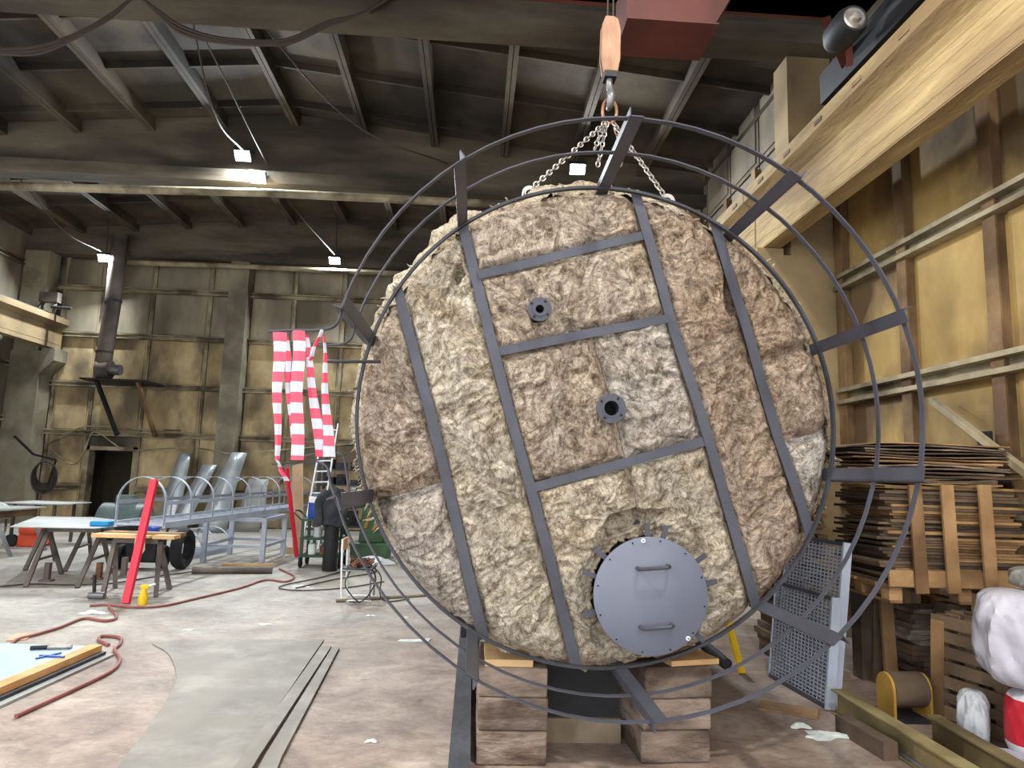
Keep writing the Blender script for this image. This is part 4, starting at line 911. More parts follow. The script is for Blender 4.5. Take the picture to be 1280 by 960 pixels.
for k, (sx, z, m, nm, lb) in enumerate(((-.1, .52, 'clear_plastic', 'jar', 'clear jar on the middle shelf of the green trolley'), (.08, .52, 'chain_steel', 'tin', 'metal tin on the middle shelf of the green trolley'), (-.18, .22, 'rag', 'paint_can', 'pale can on the bottom shelf of the green trolley'), (.1, .22, 'rust', 'tool_box', 'rusty box on the bottom shelf of the green trolley'))):
    solid(MB().lathe([(0, 0), (.07, 0), (.07, .16), (.05, .19), (0, .19)], (tx+sx, ty-.12, z), 14) if k != 3 else MB().box((tx+sx, ty-.1, z+.08), (.26, .2, .16)), nm, m, lb, nm.replace('_', ' '), None, k != 3)
gc = thing('gas_cylinder', 'tall dark gas cylinder standing against the green trolley', 'gas cylinder', (-2.40, 12.15, 0)); c_ = Vector(gc.location)
MB().lathe([(0, 0), (.12, 0), (.125, .02), (.125, 1.05), (.10, 1.17), (.04, 1.24), (.035, 1.30), (0, 1.30)], c_, 22).build('body', 'black_steel', gc, True); MB().cyl(c_+Vector((-.06, 0, 1.34)), c_+Vector((.06, 0, 1.34)), .025, 10).cyl(c_+Vector((0, 0, 1.28)), c_+Vector((0, 0, 1.36)), .02, 10).build('valve', 'yellow_dull', gc, True)
# jacket draped over the cylinder
nu, nv = 28, 14; vs = []; fs = []; jc = Vector((-2.40, 12.13, 1.44))
for j in range(nv+1):
    t = j/nv; z = jc.z-.02-.66*t; rx = .04+.20*min(1, t*2.4)**.7+.02*t; ry = .04+.12*min(1, t*2.4)**.7
    for i in range(nu):
        a = 2*PI*i/nu; f_ = 1+.10*math.sin(a*5+t*3)+.06*math.sin(a*9-t*4); vs.append((jc.x+rx*f_*math.cos(a)-.04*t, jc.y+ry*f_*math.sin(a), z+.03*math.sin(a*3)*t))
for j in range(nv):
    for i in range(nu): fs.append((j*nu+i, j*nu+(i+1) % nu, (j+1)*nu+(i+1) % nu, (j+1)*nu+i))
fs.append(tuple(range(nu)))
jk = thing('work_jacket', 'dark grey work jacket draped over the gas cylinder beside the trolley', 'jacket', (jc.x, jc.y, .75))
MB().add(vs, fs).build('coat', 'jacket', jk, True)
for sg in (-1, 1):
    P = smooth_path([jc+Vector((sg*.10, -.06, -.10)), jc+Vector((sg*.22, -.12, -.28)), jc+Vector((sg*.20, -.15, -.48)), jc+Vector((sg*.17, -.14, -.66))], 5); MB().tube(P, [.085-.0022*i for i in range(len(P))], 12).build('sleeve', 'jacket', jk, True)
# green machine
mx, my = -2.0, 14.2
mc = thing('grinding_machine', 'green pedestal machine tool with a motor and dark grinding wheel behind the trolley', 'machine', (mx, my, 0))
MB().box((mx, my, .15), (.75, .6, .30)).build('base', 'machine_green', mc, bevel=.03)
MB().prism([(-.24, -.2, 0), (.24, -.2, 0), (.24, .2, 0), (-.24, .2, 0)], (mx, my, .3), (mx+.05, my, 1.0)).build('column', 'machine_green', mc, bevel=.03)
MB().cyl((mx-.35, my, 1.15), (mx+.28, my, 1.15), .19, 20).build('motor', 'machine_green', mc, True)
MB().cyl((mx-.46, my, 1.15), (mx-.36, my, 1.15), .22, 24).build('grinding_wheel', 'dark_steel', mc, True)
MB().cyl((mx-.55, my-.35, .62), (mx-.47, my-.35, .62), .16, 20).build('handwheel', 'black_steel', mc, True)
MB().tube(smooth_path([(mx-.1, my-.26, .6), (mx, my-.35, .95), (mx+.1, my-.3, 1.15), (mx+.18, my-.28, .8), (mx+.05, my-.3, .55)], 5), .03, 8).build('yellow_hose', 'yellow_dull', mc, True)
MB().box((mx+.22, my-.26, .7), (.14, .08, .18)).build('switch_box', 'ledge', mc)
rag((-1.78, 13.1, 0), .28, .2, .16, 'plastic_bag', 'white_plastic', 'crumpled white plastic bag on the floor before the green machine', 'bag', 6)
# dark storage rack, aluminium step ladder
rk = thing('storage_rack', 'dark rack stacked with black profiles behind the aluminium ladder', 'rack', (-2.6, 16.6, 0))
for x in (-3.6, -1.5):
    for y in (16.3, 16.9): MB().bar((x, y, 0), (x, y, 2.0), .06, .06).build('upright', 'dark_steel', rk)
for z in (.4, .9, 1.35, 1.7): MB().span((-3.65, 16.25, z), (-1.45, 16.95, z+.04)).build('shelf', 'dark_steel', rk)
for k in range(26):
    z = (.44, .94, 1.39, 1.74)[k % 4]; x = -3.36+.27*(k//4)+random.uniform(-.05, .05); hh = random.uniform(.10, .34 if k % 4 != 2 else .26)
    solid(MB().box((x, 16.5, z+hh/2), (.2, .44, hh)).box((x, 16.26, z+hh/2), (.1, .05, hh*.5)), 'black_profile', ['black_steel', 'dark_steel', 'tyre'][k % 3], 'dark steel part stored on the rack behind the aluminium ladder', 'steel part', 'steel parts on the storage rack')
al = thing('aluminium_ladder', 'pale aluminium ladder leaning on the dark storage rack', 'ladder', (-3.0, 15.3, 0))
f0 = AY(388, 668, 15.2); f0.z = 0; t0 = AY(414, 530, 16.2); dv = (t0-f0)
sd = Vector((.36, .0, .02))
for sg in (-.5, .5): MB().bar(f0+sd*sg, t0+sd*sg*.9, .03, .07, (0, 1, 0)).build('rail', 'white_plastic', al)
for k in range(1, 12): c_ = f0+dv*(k/11.6); MB().bar(c_-sd*.5, c_+sd*.5, .03, .03).build('rung', 'white_plastic', al)
# chair with rusty chain heap
cx, cy = -1.50, 9.55
ch = thing('old_chair', 'old tube-frame chair with wooden seat carrying rusty scrap', 'chair', (cx, cy, 0))
for sx in (-.19, .19):
    P = smooth_path([(cx-.20, cy+sx, .80), (cx-.19, cy+sx, .45), (cx-.17, cy+sx, .10), (cx-.13, cy+sx, .018), (cx, cy+sx, .016), (cx+.22, cy+sx, .016)], 6); MB().tube(P, .013, 8).build('side_frame', 'white_plastic', ch, True)
    MB().tube([(cx-.18, cy+sx, .40), (cx+.2, cy+sx, .40), (cx+.2, cy+sx, .02)], .012, 8).build('leg', 'grey_steel', ch, True)
MB().box((cx+.02, cy, .42), (.40, .40, .025)).build('seat', 'dark_steel', ch, bevel=.008)
MB().box((cx-.205, cy, .72), (.025, .38, .16)).build('backrest', 'wood_orange', ch, bevel=.008)
rn = random.Random(9); q = MB()
for k in range(90):
    c_ = Vector((cx+.03+rn.gauss(0, .08), cy+rn.gauss(0, .08), .455+abs(rn.gauss(0, .035)))); d1 = Vector((rn.uniform(-1, 1), rn.uniform(-1, 1), rn.uniform(-.5, .5))).normalized(); d2 = d1.orthogonal().normalized()
    q.tube([c_+d1*(.03*math.cos(t))+d2*(.016*math.sin(t)) for t in np.linspace(0, 2*PI, 8, endpoint=False)], .007, 5, True)
solid(q, 'rusty_chain', 'rust', 'heap of rusty chain links lying on the old chair', 'chain', None, True)
for k, pts in enumerate(([(.17, -.1, .45), (.26, -.15, .30), (.2, -.2, .12), (.1, -.25, .02), (-.05, -.3, .02)], [(.15, .1, .45), (.3, .05, .3), (.32, -.1, .1), (.42, -.2, .02), (.7, .0, .02)], [(-.05, -.15, .45), (-.12, -.25, .25), (-.02, -.3, .1), (.1, -.35, .02)])):
    cable([(cx+a, cy+b_, c_) for a, b_, c_ in pts], .009, ['thin dark cable dangling off the front of the old chair', 'thin dark cable looping from the old chair towards the tank', 'thin dark cable hanging at the back of the old chair'][k])
solid(MB().cyl(G(420, 753)+Vector((0, 0, .02)), G(540, 745)+Vector((0, 0, .02)), .02, 10), 'floor_rod', 'ledge', 'pale rod lying on the floor beside the old chair', 'rod', None, True)
# pipe, laths and hoses on the floor
solid(MB().cyl(G(240, 717)+Vector((0, 0, .055)), G(340, 717)+Vector((0, 0, .055)), .055, 16), 'floor_pipe', 'duct', 'thick dull steel pipe lying on the floor before the caged ladder', 'pipe', None, True)
solid(MB().bar(G(277, 707)+Vector((0, 0, .02)), G(342, 707)+Vector((0, 0, .02)), .1, .035), 'wood_lath', 'wood_new', 'pale wooden lath on the floor at the foot of the steel stand', 'lath')
def hose(pts, label, z=.017, r=.015, m='hose'):
    return cable([G(a, b_, z) for a, b_ in pts], r, label, 'hose', 8, m, None, 'hose')
hose([(349, 711), (358, 715), (368, 721), (357, 727), (332, 725), (300, 735), (250, 747), (205, 757), (168, 759), (135, 756), (112, 757)], 'red-brown air hose running past the yellow bottle to the caged ladder')
hose([(136, 758), (146, 771), (132, 776), (105, 773), (75, 784), (45, 793), (22, 799), (10, 808), (-10, 814)], 'red-brown air hose curling by the white rag')
hose([(136, 806), (124, 800), (128, 795), (150, 797), (150, 805), (143, 812), (150, 824), (140, 838), (105, 856), (66, 874), (20, 895)], 'red-brown air hose looped behind the blue-topped panel')
hose([(370, 735), (420, 724), (470, 715), (440, 712), (400, 722), (350, 733), (372, 738), (430, 735), (480, 727)], 'thin dark welding cable lying before the green trolley', r=.010, m='cable')
hose([(0, 733), (40, 730), (90, 731), (140, 729), (200, 720), (260, 712)], 'thin dark cable lying under the sawhorses', r=.010, m='cable')
for px, py, sx, sy, lb, sd_ in ((116, 766, .14, .10, 'small pale green rag beside the curling hose', 2), (376, 733, .13, .07, 'small white scrap on the floor near the welding cable', 3), (236, 788, .05, .03, 'tiny white paper scrap on the open concrete', 5), (330, 781, .07, .04, 'white paper scrap beside the steel plate', 7), (463, 770, .06, .035, 'white scrap on the brown floor near the chair', 8), (505, 772, .06, .04, 'brown paper scrap on the floor left of the tank', 9), (465, 927, .04, .03, 'small white crumb on the brown floor before the rail', 10)):
    p = G(px, py); rag((p.x, p.y, 0), sx, sy, .014, 'floor_scrap', 'rag', lb, 'scrap', sd_)
p = G(517, 801); solid(MB().add([(p.x-.16, p.y-.05, .001), (p.x+.02, p.y-.07, .001), (p.x+.16, p.y-.02, .001), (p.x+.17, p.y+.07, .001), (p.x+.0, p.y+.04, .001), (p.x-.14, p.y+.03, .001), (p.x-.16, p.y-.05, .006), (p.x+.02, p.y-.07, .012), (p.x+.16, p.y-.02, .006), (p.x+.17, p.y+.07, .014), (p.x+.0, p.y+.04, .006), (p.x-.14, p.y+.03, .006)], [(5,4,3,2,1,0),(6,7,8,9,10,11)]+[(i, (i+1) % 6, 6+(i+1) % 6, 6+i) for i in range(6)]), 'wool_scrap', 'rag', 'flat torn pale grey piece of fabric on the floor left of the tank', 'scrap')
# steel plate and strips on the floor
def plate(pts, z0, th, name, m, label, cat):
    n_ = len(pts); vs = [Vector((p.x, p.y, z0)) for p in pts]+[Vector((p.x, p.y, z0+th)) for p in pts]
    return solid(MB().add(vs, [tuple(range(n_))[::-1], tuple(range(n_, 2*n_))]+[(i, (i+1) % n_, n_+(i+1) % n_, n_+i) for i in range(n_)]), name, m, label, cat)
left = smooth_path([G(190, 806), G(210, 818), G(219, 838), G(219, 855), G(206, 880), G(180, 918), G(148, 960), G(90, 1040)], 4)
plate(left[::1]+[G(225, 1040), G(300, 955), G(395, 815), G(405, 801), G(228, 801)], .001, .012, 'steel_plate', 'steel_plate', 'large flat steel plate with a curved edge lying on the floor', 'steel plate')
plate([G(240, 1040), G(270, 1040), G(325, 950), G(414, 812), G(402, 812)], .015, .02, 'steel_strip', 'steel_plate', 'flat steel strip along the edge of the large steel plate', 'steel strip')
plate([G(285, 1040), G(318, 1040), G(352, 950), G(424, 812), G(415, 812), G(330, 950)], .001, .022, 'steel_strip', 'steel_plate', 'flat steel strip lying parallel outside the steel plate edge', 'steel strip')
# blue-topped panel on wood at lower left
C1, C2 = G(128, 806, .10), G(-30, 872, .10); e1 = (C2-C1).normalized(); C0 = G(-60, 800, .10)
pn = thing('panel_stack', 'pale blue topped panel with a timber edge lying on grey plates', 'panel', (C1+C2)/2-Vector((0, 0, .10)))
back = Vector((-e1.y, e1.x, 0)); back = back if back.x < 0 else -back
def quad(o, z0, z1, name, m, d0=0, d1=1.6):
    a, b_ = C1+back*d0-e1*o, C2+e1*.6+back*d0; c_, d_ = C2+e1*.6+back*d1, C1+back*d1-e1*o+back*.0
    vs = [Vector((p.x, p.y, z)) for z in (z0, z1) for p in (a, b_, c_, d_)]
    q = MB().add(vs, [(3,2,1,0),(4,5,6,7),(0,1,5,4),(1,2,6,5),(2,3,7,6),(3,0,4,7)]); return q.build(name, m, pn)
quad(.02, .002, .02, 'lower_plate', 'sheet_grey', -.10); quad(.0, .022, .045, 'upper_plate', 'dark_steel', -.04); quad(.0, .047, .10, 'timber_edge', 'wood_orange', 0, .11); quad(-.05, .047, .098, 'blue_sheet', 'blue_white', .115, 1.4)
tt = thing('pry_bar', 'steel tool with black handle lying on the blue-topped panel', 'tool', G(75, 808, .10)); 
MB().cyl(G(38, 810, .115), G(60, 809, .115), .018, 10).build('handle', 'black_steel', tt, True); MB().cyl(G(60, 809, .118), G(90, 808, .118), .02, 10).build('shaft', 'chain_steel', tt, True)
tt = thing('pliers', 'dark blue pliers lying open on the blue-topped panel', 'pliers', G(60, 820, .10))
MB().bar(G(45, 823, .105), G(76, 816, .105), .022, .012).bar(G(50, 819, .108), G(80, 821, .108), .022, .012).build('jaws', 'blue_drum', tt)
p = G(26, 797); solid(MB().box(p+Vector((0, 0, .006)), (.16, .28, .01), Matrix.Rotation(.3, 3, 'Z')), 'cardboard_piece', 'plywood', 'small cardboard piece on the floor behind the blue-topped panel', 'cardboard')

# ------------------------------------------------------------------ right side: gratings, pallets, boards, sacks
mat('grating_paint', (136, 142, 154), (156, 162, 174), 3, .5)
def grating(P0, P1, hgt, lean, label, off=(0, 0, 0)):
    P0, P1 = Vector(P0)+Vector(off), Vector(P1)+Vector(off); d = (P1-P0); L = d.length; d.normalize(); nrm = Vector((0, 0, 1)).cross(d); nrm = nrm if nrm.x > 0 else -nrm
    up = (Vector((0, 0, 1))+nrm*lean).normalized(); t = thing('steel_grating', label, 'grating', (P0+P1)/2, 0, 'steel gratings leaning together')
    B = P0+Vector((0, 0, .004))
    for a, b_, nm in ((B, B+up*hgt, 'toe_plate'), (B+d*L, B+d*L+up*hgt, 'side_bar')):
        MB().bar(a, b_, .075 if nm == 'toe_plate' else .04, .012 if nm == 'side_bar' else .02, d).build(nm, 'light_paint', t)
    MB().bar(B+up*.015, B+d*L+up*.015, .04, .03, up).build('end_bar', 'slate_paint', t); MB().bar(B+up*(hgt-.015), B+d*L+up*(hgt-.015), .04, .03, up).build('end_bar', 'slate_paint', t)
    q = MB(); k = int(hgt/.030)
    for i in range(1, k): z = hgt*i/k; q.bar(B+up*z, B+d*L+up*z, .028, .012, up)
    k2 = int(L/.05)
    for i in range(1, k2): x = L*i/k2; q.bar(B+d*x-nrm*.012, B+d*x+up*hgt-nrm*.012, .007, .007, d)
    o = q.build('grid_bars', 'grating_paint', t); o['kind'] = 'stuff'
    return t
g0, g1 = G(1037, 888), G(963, 846)
grating(g0, g1, .84, .10, 'lower grey steel grating standing on the floor in front of the taller one')
grating(g0, g1, 1.26, .12, 'taller grey steel grating leaning behind the lower one', (.10, .10, 0))
for k, (x, y0, y1, r, m) in enumerate(((2.12, 6.7, 9.2, .03, 'ledge'), (2.22, 6.6, 9.3, .035, 'duct'), (2.31, 6.75, 9.0, .028, 'plywood'), (2.42, 6.5, 9.1, .045, 'dark_steel'))):
    solid(MB().cyl((x, y0, r+.001), (x+.1, y1, r+.001), r, 12), 'floor_pipe', m, ['pale pipe on the floor nearest the tank, behind the gratings', 'dull grey pipe on the floor behind the gratings, beside the pale one', 'thin tan pole on the floor between pipes behind the gratings', 'thick dark pipe on the floor just behind the gratings'][k], 'pipe', 'pipes behind the gratings', True)
solid(MB().bar((2.50, 6.35, .0), (2.42, 6.75, .75), .06, .03), 'spirit_level', 'yellow_paint', 'yellow spirit level leaning behind the gratings', 'spirit level')
# steel beams on the floor
def ibeam(a, b_, h, wd, label, m='wood_beam'):
    a, b_ = Vector(a), Vector(b_); q = MB(); u = Vector((0, 0, 1))
    q.bar(a+u*.006, b_+u*.006, wd, .012); q.bar(a+u*(h-.006), b_+u*(h-.006), wd, .012); q.bar(a+u*h/2, b_+u*h/2, .008, h-.02)
    return solid(q, 'steel_beam', m, label, 'steel beam')
mat('wood_beam', (124, 110, 72), (154, 140, 98), 2, .7, bump=.3, c3=(100, 86, 60), s3=1.5)
a, b_ = AZ(1047, 861, .18), AZ(1214, 960, .18); dd = (b_-a).normalized()
ibeam((a.x, a.y, 0), (b_.x+dd.x*.8, b_.y+dd.y*.8, 0), .18, .11, 'olive steel I-beam on the floor beside the wire spool')
a, b_ = AZ(1165, 893, .18), AZ(1280, 958, .18); dd = (b_-a).normalized()
ibeam((a.x, a.y, 0), (b_.x+dd.x*.5, b_.y+dd.y*.5, 0), .18, .10, 'olive steel I-beam on the floor under the standing pallet')
a, b_ = AZ(1052, 893, .11), AZ(1113, 928, .11)
solid(MB().bar((a.x, a.y, .055), (b_.x, b_.y, .055), .10, .11), 'short_plank', 'wood_old', 'short grey plank on edge beside the olive I-beam', 'plank')
a, b_ = G(1108, 932), G(1190, 985)
solid(MB().bar(a+Vector((0, 0, .015)), b_+Vector((0, 0, .015)), .05, .03), 'steel_bar', 'grey_steel', 'narrow steel bar on the brown floor beside the short plank', 'steel bar')
for px, py, sx, sy, lb, sd_ in ((1035, 921, .17, .07, 'crumpled pale rag on the brown floor before the beams', 21), (1000, 909, .07, .04, 'small white paper on the brown floor before the gratings', 22)):
    p = G(px, py); rag((p.x, p.y, 0), sx, sy, .03, 'floor_rag', 'rag', lb, 'rag', sd_)
p = G(985, 888); solid(MB().box(p+Vector((0, 0, .008)), (.42, .22, .014), Matrix.Rotation(-.5, 3, 'Z')), 'plywood_piece', 'wood_pallet', 'small plywood piece on the floor at the foot of the gratings', 'board')
# wire spool with yellow cheeks
sp = G(1128, 896); spt = thing('cable_drum', 'steel wire spool between rounded yellow side plates', 'spool', sp)
for dx in (-.13, .15):
    q = MB(); prof = [(0, -.11, 0), (0, .11, 0), (0, .11, .20)]+[(0, .11*math.cos(t), .20+.11*math.sin(t)) for t in np.linspace(.2, PI-.2, 8)]+[(0, -.11, .20)]
    q.prism(prof, sp+Vector((dx, 0, .012)), sp+Vector((dx+.02, 0, .012))); q.build('side_plate', 'yellow_dull', spt)
MB().cyl(sp+Vector((-.11, 0, .2)), sp+Vector((.15, 0, .2)), .125, 26).build('wire_winding', 'wood_old', spt, True)
MB().span(sp+Vector((-.17, -.16, 0)), sp+Vector((.22, .16, .012))).build('base_plate', 'dark_steel', spt)
# pallets
mat('wood_plank', (112, 92, 74), (150, 128, 104), 2.4, .85, bump=.5, bscale=14, rnd=.18, c3=(92, 76, 62), s3=1.2)
def pallet(name, label, M, nslat=6, L=1.0, Wd=.8, mt='wood_old', face=False):
    """pallet lying in local XY, moved by the matrix M"""
    loc = M.to_translation(); t = thing(name, label, 'pallet', loc); t.rotation_euler = M.to_euler()
    sw_ = Wd/nslat-.022
    for i in range(nslat): y = -Wd/2+Wd*(i+.5)/nslat; MB().box((random.uniform(-.012, .012), y, .133), (L, sw_+random.uniform(-.02, .008), .022), Matrix.Rotation(random.uniform(-.012, .012), 3, 'Z')).build('slat', mt, t, world=False)
    for x in (-L/2+.07, 0, L/2-.07):
        MB().box((x, 0, .111), (.10, Wd, .022)).build('cross_board', mt, t, world=False)
        for y in (-Wd/2+.06, 0, Wd/2-.06): MB().box((x, y, .061), (.11, .11, .078)).build('pallet_block', mt, t, world=False)
        MB().box((x, 0, .011), (.10, Wd, .022)).build('bottom_board', mt, t, world=False)
    if face:
        for (x, wd) in ((-L/2+.06, .10),): MB().box((x, -.02, .156), (wd, Wd*.92, .022)).build('face_board', 'wood_pallet', t, world=False)
    return t
def stand(px0, py0, px1, py1, hgt, lean, off=0.0):
    a, b_ = G(px0, py0), G(px1, py1); d = (b_-a).normalized(); up = Vector((0, 0, 1)); nr = d.cross(up); nr = nr if nr.x < 0 else -nr      # faces the hall
    up2 = (up-nr*lean).normalized(); nr2 = up2.cross(d); nr2 = nr2 if nr2.dot(nr) > 0 else -nr2
    xx = d; yy = nr2.cross(xx); c = (a+b_)/2-nr2*off+yy*(hgt/2 if yy.z > 0 else -hgt/2)
    return Matrix(((xx.x, yy.x, nr2.x, c.x), (xx.y, yy.y, nr2.y, c.y), (xx.z, yy.z, nr2.z, c.z), (0, 0, 0, 1))), (b_-a).length
M, L_ = stand(1172, 896, 1252, 928, .76, .06, .15)
pallet('wooden_pallet', 'weathered wooden pallet standing on edge behind the olive beam', M, 7, max(.62, L_), .76, 'wood_plank', True)
M, L_ = stand(1172, 896, 1252, 928, .78, .05, .34)
pallet('wooden_pallet', 'second weathered pallet standing on edge behind the first one', M, 6, max(.7, L_), .78, 'wood_plank')
for k, (px, py, wd, m, lb) in enumerate(((1122, 862, .11, 'wood_pallet', 'tan upright timber board standing left of the pallets'), (1136, 858, .09, 'wood_pallet', 'tan upright timber board standing against the pallets'), (1108, 856, .10, 'wood_old', 'grey upright timber board standing behind the wire spool'))):
    p = G(px, py); solid(MB().box((p.x, p.y+.1, .37), (wd, .035, .74), Matrix.Rotation(.04*(k-1), 3, 'Y')), 'timber_board', m, lb, 'board')
# lying pallet that carries the board pile
px_, py_ = 4.02, 5.95
pallet('wooden_pallet', 'flat wooden pallet carrying the tall pile of boards at the wall', Matrix.Translation((px_, py_, .79)), 6, 1.3, .9, 'wood_pallet')
for k, (x, y) in enumerate(((3.62, 6.28), (4.5, 6.28), (4.5, 5.65), (4.0, 5.66))):
    solid(MB().box((x, y, .39), (.16, .16, .78)), 'timber_prop', 'wood_old', ['dark timber prop under the flat pallet, beside the lath heap at its rear', 'dark timber prop under the flat pallet, at the wall behind', 'dark timber prop under the flat pallet, at the wall near the sacks', 'dark timber prop under the flat pallet, beside the upright boards'][k], 'timber', 'props under the flat pallet')
# upright slats in front of the boards
for k, (xa, lb) in enumerate(((1149, 'tan upright slat before the board pile, nearest the gratings'), (1189, 'tan upright slat before the board pile, between two others'), (1236, 'tan upright slat before the board pile, nearest the sacks'))):
    t0, b0 = AY(xa-6, 606, 5.44), AY(xa+4, 742, 5.44)
    solid(MB().bar(b0, t0, .105, .022, (0, 1, 0)), 'upright_slat', 'wood_pallet', lb, 'slat')
solid(MB().box((4.02, 5.475, .99), (1.3, .022, .13)), 'crate_board', 'wood_pallet', 'tan horizontal board nailed behind the upright slats at the bottom', 'board')
# the board pile
rn = random.Random(17); z = .935; k = 0
while z < 1.72:
    th = rn.choice((.018, .022, .026)); x0 = rn.uniform(3.33, 3.50); x1 = rn.uniform(4.50, 4.68); yj = 5.53+rn.uniform(0, .06)
    if .98 < z < 1.45 and rn.random() < .45:
        q = MB().box(((x0+3.95)/2, yj+.35, z+th/2), (3.95-x0, .70, th)); solid(q, 'pile_board', 'wood_old', 'short dark board lying in the tall pile, beside a tan one', 'board', 'boards in the tall pile')
        q = MB().box(((4.0+x1)/2, yj+.33, z+th/2), (x1-4.0, .64, th)); solid(q, 'pile_board', 'wood_pallet', 'short tan board lying in the tall pile, beside a dark one', 'board', 'boards in the tall pile')
    else: solid(MB().box(((x0+x1)/2, yj+.35, z+th/2), (x1-x0, .70, th)), 'pile_board', *(lambda m_: (m_, {'wood_old': 'long dark', 'wood_pallet': 'long tan'}[m_]+' board lying in the tall pile on the pallet'))(rn.choice(('wood_old', 'wood_old', 'wood_pallet'))), 'board', 'boards in the tall pile')
    z += th+.003
z += .012
for k in range(13):
    th = rn.uniform(.010, .02); x0 = rn.uniform(3.0, 3.35); x1 = rn.uniform(4.3, 4.66); n_ = 9; vs = []; up_ = rn.uniform(.0, .012)
    for i in range(n_):
        x = x0+(x1-x0)*i/(n_-1); zz = z+up_*math.sin(i*.8+k)
        vs += [(x, 5.50+rn.uniform(-.01, .01), zz), (x, 6.25, zz), (x, 6.25, zz+th), (x, 5.50, zz+th)]
    fs = [(3,2,1,0), tuple((n_-1)*4+i for i in range(4))]+[(i*4+j, i*4+(j+1) % 4, (i+1)*4+(j+1) % 4, (i+1)*4+j) for i in range(n_-1) for j in range(4)]
    mm_ = rn.choice(('wood_old', 'wood_old', 'wood_pallet', 'timber')); solid(MB().add(vs, fs), 'veneer_sheet', mm_, {'wood_old': 'thin dark warped wooden', 'wood_pallet': 'thin tan warped wooden', 'timber': 'thin grey warped wooden'}[mm_]+' sheet on top of the tall board pile', 'wood sheet', 'thin sheets on the board pile')
    z += th+.013
# heap of laths, ends towards the hall
z = .0; row = 0
while z < 1.52:
    x = 2.98+rn.uniform(0, .08)+max(0, z-.9)*.12; th = rn.choice((.022, .03, .038)) if z > .75 else .06
    while x < 3.30:
        wd = min(rn.uniform(.07, .17), 3.345-x); y0 = 6.32+rn.uniform(0, .16)+(.12 if z < .75 else 0)
        solid(MB().box((x+wd/2, (y0+7.25)/2, z+th/2), (wd-.008, 7.25-y0, th-.002), Matrix.Rotation(rn.uniform(-.006, .006), 3, 'Z')), 'wood_lath', *(lambda m_: (m_, {'wood_old': 'short dark', 'wood_pallet': 'short tan', 'timber': 'short grey'}[m_]+' lath in the ragged heap behind the gratings'))(rn.choice(('wood_old', 'wood_old', 'timber', 'wood_pallet'))), 'lath', 'laths in the ragged heap')
        x += wd+.010
    z += th+.002; row += 1
for k in range(16):
    z = .0+.043*k; x0 = rn.uniform(3.74, 3.86); x1 = rn.uniform(4.2, 4.38)
    solid(MB().box(((x0+x1)/2, 6.0, z+.02), (x1-x0, .3, .04)), 'low_board', rn.choice(('wood_old', 'timber')), 'dark board stacked in the shade under the flat pallet', 'board', 'boards under the flat pallet')
# pale foam boards, yellow frame, dark red bar beside the heap
solid(MB().box((3.22, 6.68, 1.87), (.28, .05, .58), Matrix.Rotation(.12, 3, 'Y')), 'foam_board', 'rag', 'off-white foam board standing behind the thin sheets', 'board')
solid(MB().box((3.17, 6.38, 1.73), (.17, .04, .30), Matrix.Rotation(.08, 3, 'Y')), 'foam_board', 'rag', 'small off-white block standing on the lath heap', 'board')
solid(MB().bar((2.99, 6.50, 1.56), (3.05, 6.58, 2.02), .03, .02).bar((3.06, 6.50, 1.56), (3.12, 6.58, 2.02), .03, .02).bar((3.0, 6.52, 2.0), (3.16, 6.52, 2.02), .03, .02), 'folding_rule', 'yellow_paint', 'yellow metal frame leaning beside the foam board', 'frame')
solid(MB().bar((2.94, 6.44, 1.58), (3.05, 6.44, 1.82), .05, .05), 'red_bar', 'crane_red', 'short dark red bar resting on the lath heap', 'bar')
# inclined brace on the right wall
solid(MB().bar(AX(1165, 500, 4.62), AX(1300, 604, 4.45), .06, .06), 'wall_brace', 'ledge', 'inclined pale steel bar against the right wall above the boards', 'steel bar')
solid(MB().box(AX(1226, 553, 4.60)+Vector((.04, 0, 0)), (.03, .16, .2)).box(AX(1226, 553, 4.60)+Vector((.07, 0, 0)), (.06, .06, .06)), 'wall_plate', 'black_steel', 'small black plate behind the inclined bar on the wall', 'plate')
# sacks
def sack_material():
    m = bpy.data.materials.new('sack_red'); m.use_nodes = True; MATS['sack_red'] = m
    nt = m.node_tree; N = nt.nodes; L = nt.links; b = N['Principled BSDF']; b.inputs['Roughness'].default_value = .55
    uvn = N.new('ShaderNodeTexCoord'); sx = N.new('ShaderNodeSeparateXYZ'); L.new(uvn.outputs['Generated'], sx.inputs[0])
    def band(s_, lo, hi):
        a = N.new('ShaderNodeMath'); a.operation = 'GREATER_THAN'; a.inputs[1].default_value = lo; L.new(s_, a.inputs[0])
        c = N.new('ShaderNodeMath'); c.operation = 'LESS_THAN'; c.inputs[1].default_value = hi; L.new(s_, c.inputs[0])
        d = N.new('ShaderNodeMath'); d.operation = 'MULTIPLY'; L.new(a.outputs[0], d.inputs[0]); L.new(c.outputs[0], d.inputs[1]); return d.outputs[0]
    r = band(sx.outputs[2], .30, .86); mx = N.new('ShaderNodeMix'); mx.data_type = 'RGBA'; L.new(r, mx.inputs[0]); mx.inputs[6].default_value = lin((206, 204, 212)); mx.inputs[7].default_value = lin((176, 26, 44))
    L.new(mx.outputs[2], b.inputs['Base Color'])
sack_material()
mat('sack_white', (164, 162, 174), (194, 192, 202), 3, .5, bump=.3, bscale=9)
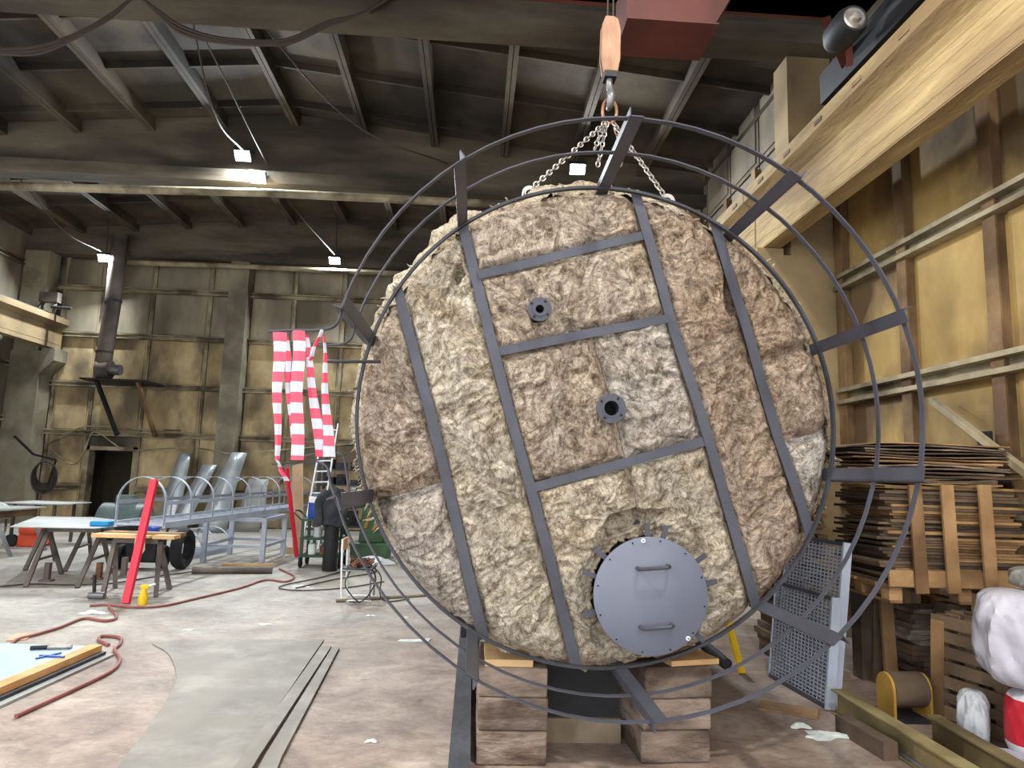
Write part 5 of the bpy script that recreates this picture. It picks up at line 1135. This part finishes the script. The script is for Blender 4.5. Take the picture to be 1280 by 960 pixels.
def sack(c, r, name, m, label, seed, wr=.10, lean=(0, 0)):
    nu, nv = 72, 44; fs = []; c = Vector(c)
    a = np.linspace(0, 2*PI, nu, endpoint=False)[None, :]; t = np.linspace(0, 1, nv+1)[:, None]; el = PI*(t-.5)
    ce = np.abs(np.cos(el))**.5; se = np.sign(np.sin(el))*np.abs(np.sin(el))**.75
    X = np.cos(a)+0*t; Y = np.sin(a)+0*t
    fold = 1-np.abs(2*fbm(X*1.5+seed+t*1.2, Y*1.5+t*2.2, 3, seed)-1); f2 = 1-np.abs(2*fbm(X*2.6+seed*2+t*2, Y*2.6-t*3.5, 2, seed+5)-1)
    f = 1+wr*2.2*(fold-.7)+wr*1.0*(f2-.7)
    px = c.x+r[0]*ce*f*X+lean[0]*t; py = c.y+r[1]*ce*f*Y+lean[1]*t; pz = c.z+r[2]*(1+se)+.25*wr*r[2]*(f2-.6)*ce
    pz = np.maximum(pz, c.z)
    vs = np.stack([px, py, pz], -1).reshape(-1, 3)
    for j in range(nv):
        for i in range(nu): fs.append((j*nu+i, j*nu+(i+1) % nu, (j+1)*nu+(i+1) % nu, (j+1)*nu+i))
    fs.append(tuple(range(nu))[::-1]); fs.append(tuple(nv*nu+i for i in range(nu)))
    return solid(MB().add([tuple(p) for p in vs.tolist()], fs), name, m, label, 'sack', 'sacks at the right wall', True, base=c)
sack((3.71, 4.36, .004), (.27, .24, .235), 'printed_sack', 'sack_red', 'white sack with a red printed band standing under the draped bag', 31, .06)
sack((3.60, 4.37, .475), (.27, .24, .30), 'draped_sack', 'sack_white', 'large wrinkled white bag resting on top of the red-printed sack', 32, .13, (-.03, .05))
sack((3.74, 4.42, 1.08), (.17, .16, .07), 'grey_sack', 'sheet_grey', 'dull grey bundle lying on top of the wrinkled white bag', 33, .10)
sack((3.40, 4.64, .004), (.09, .09, .19), 'plastic_sack', 'clear_plastic', 'crumpled translucent grey plastic bag at the pallet corner', 34, .16)
sack((3.36, 4.36, .003), (.13, .10, .05), 'plastic_sack', 'sack_white', 'small crumpled white bag lying on the floor by the beam', 35, .16)
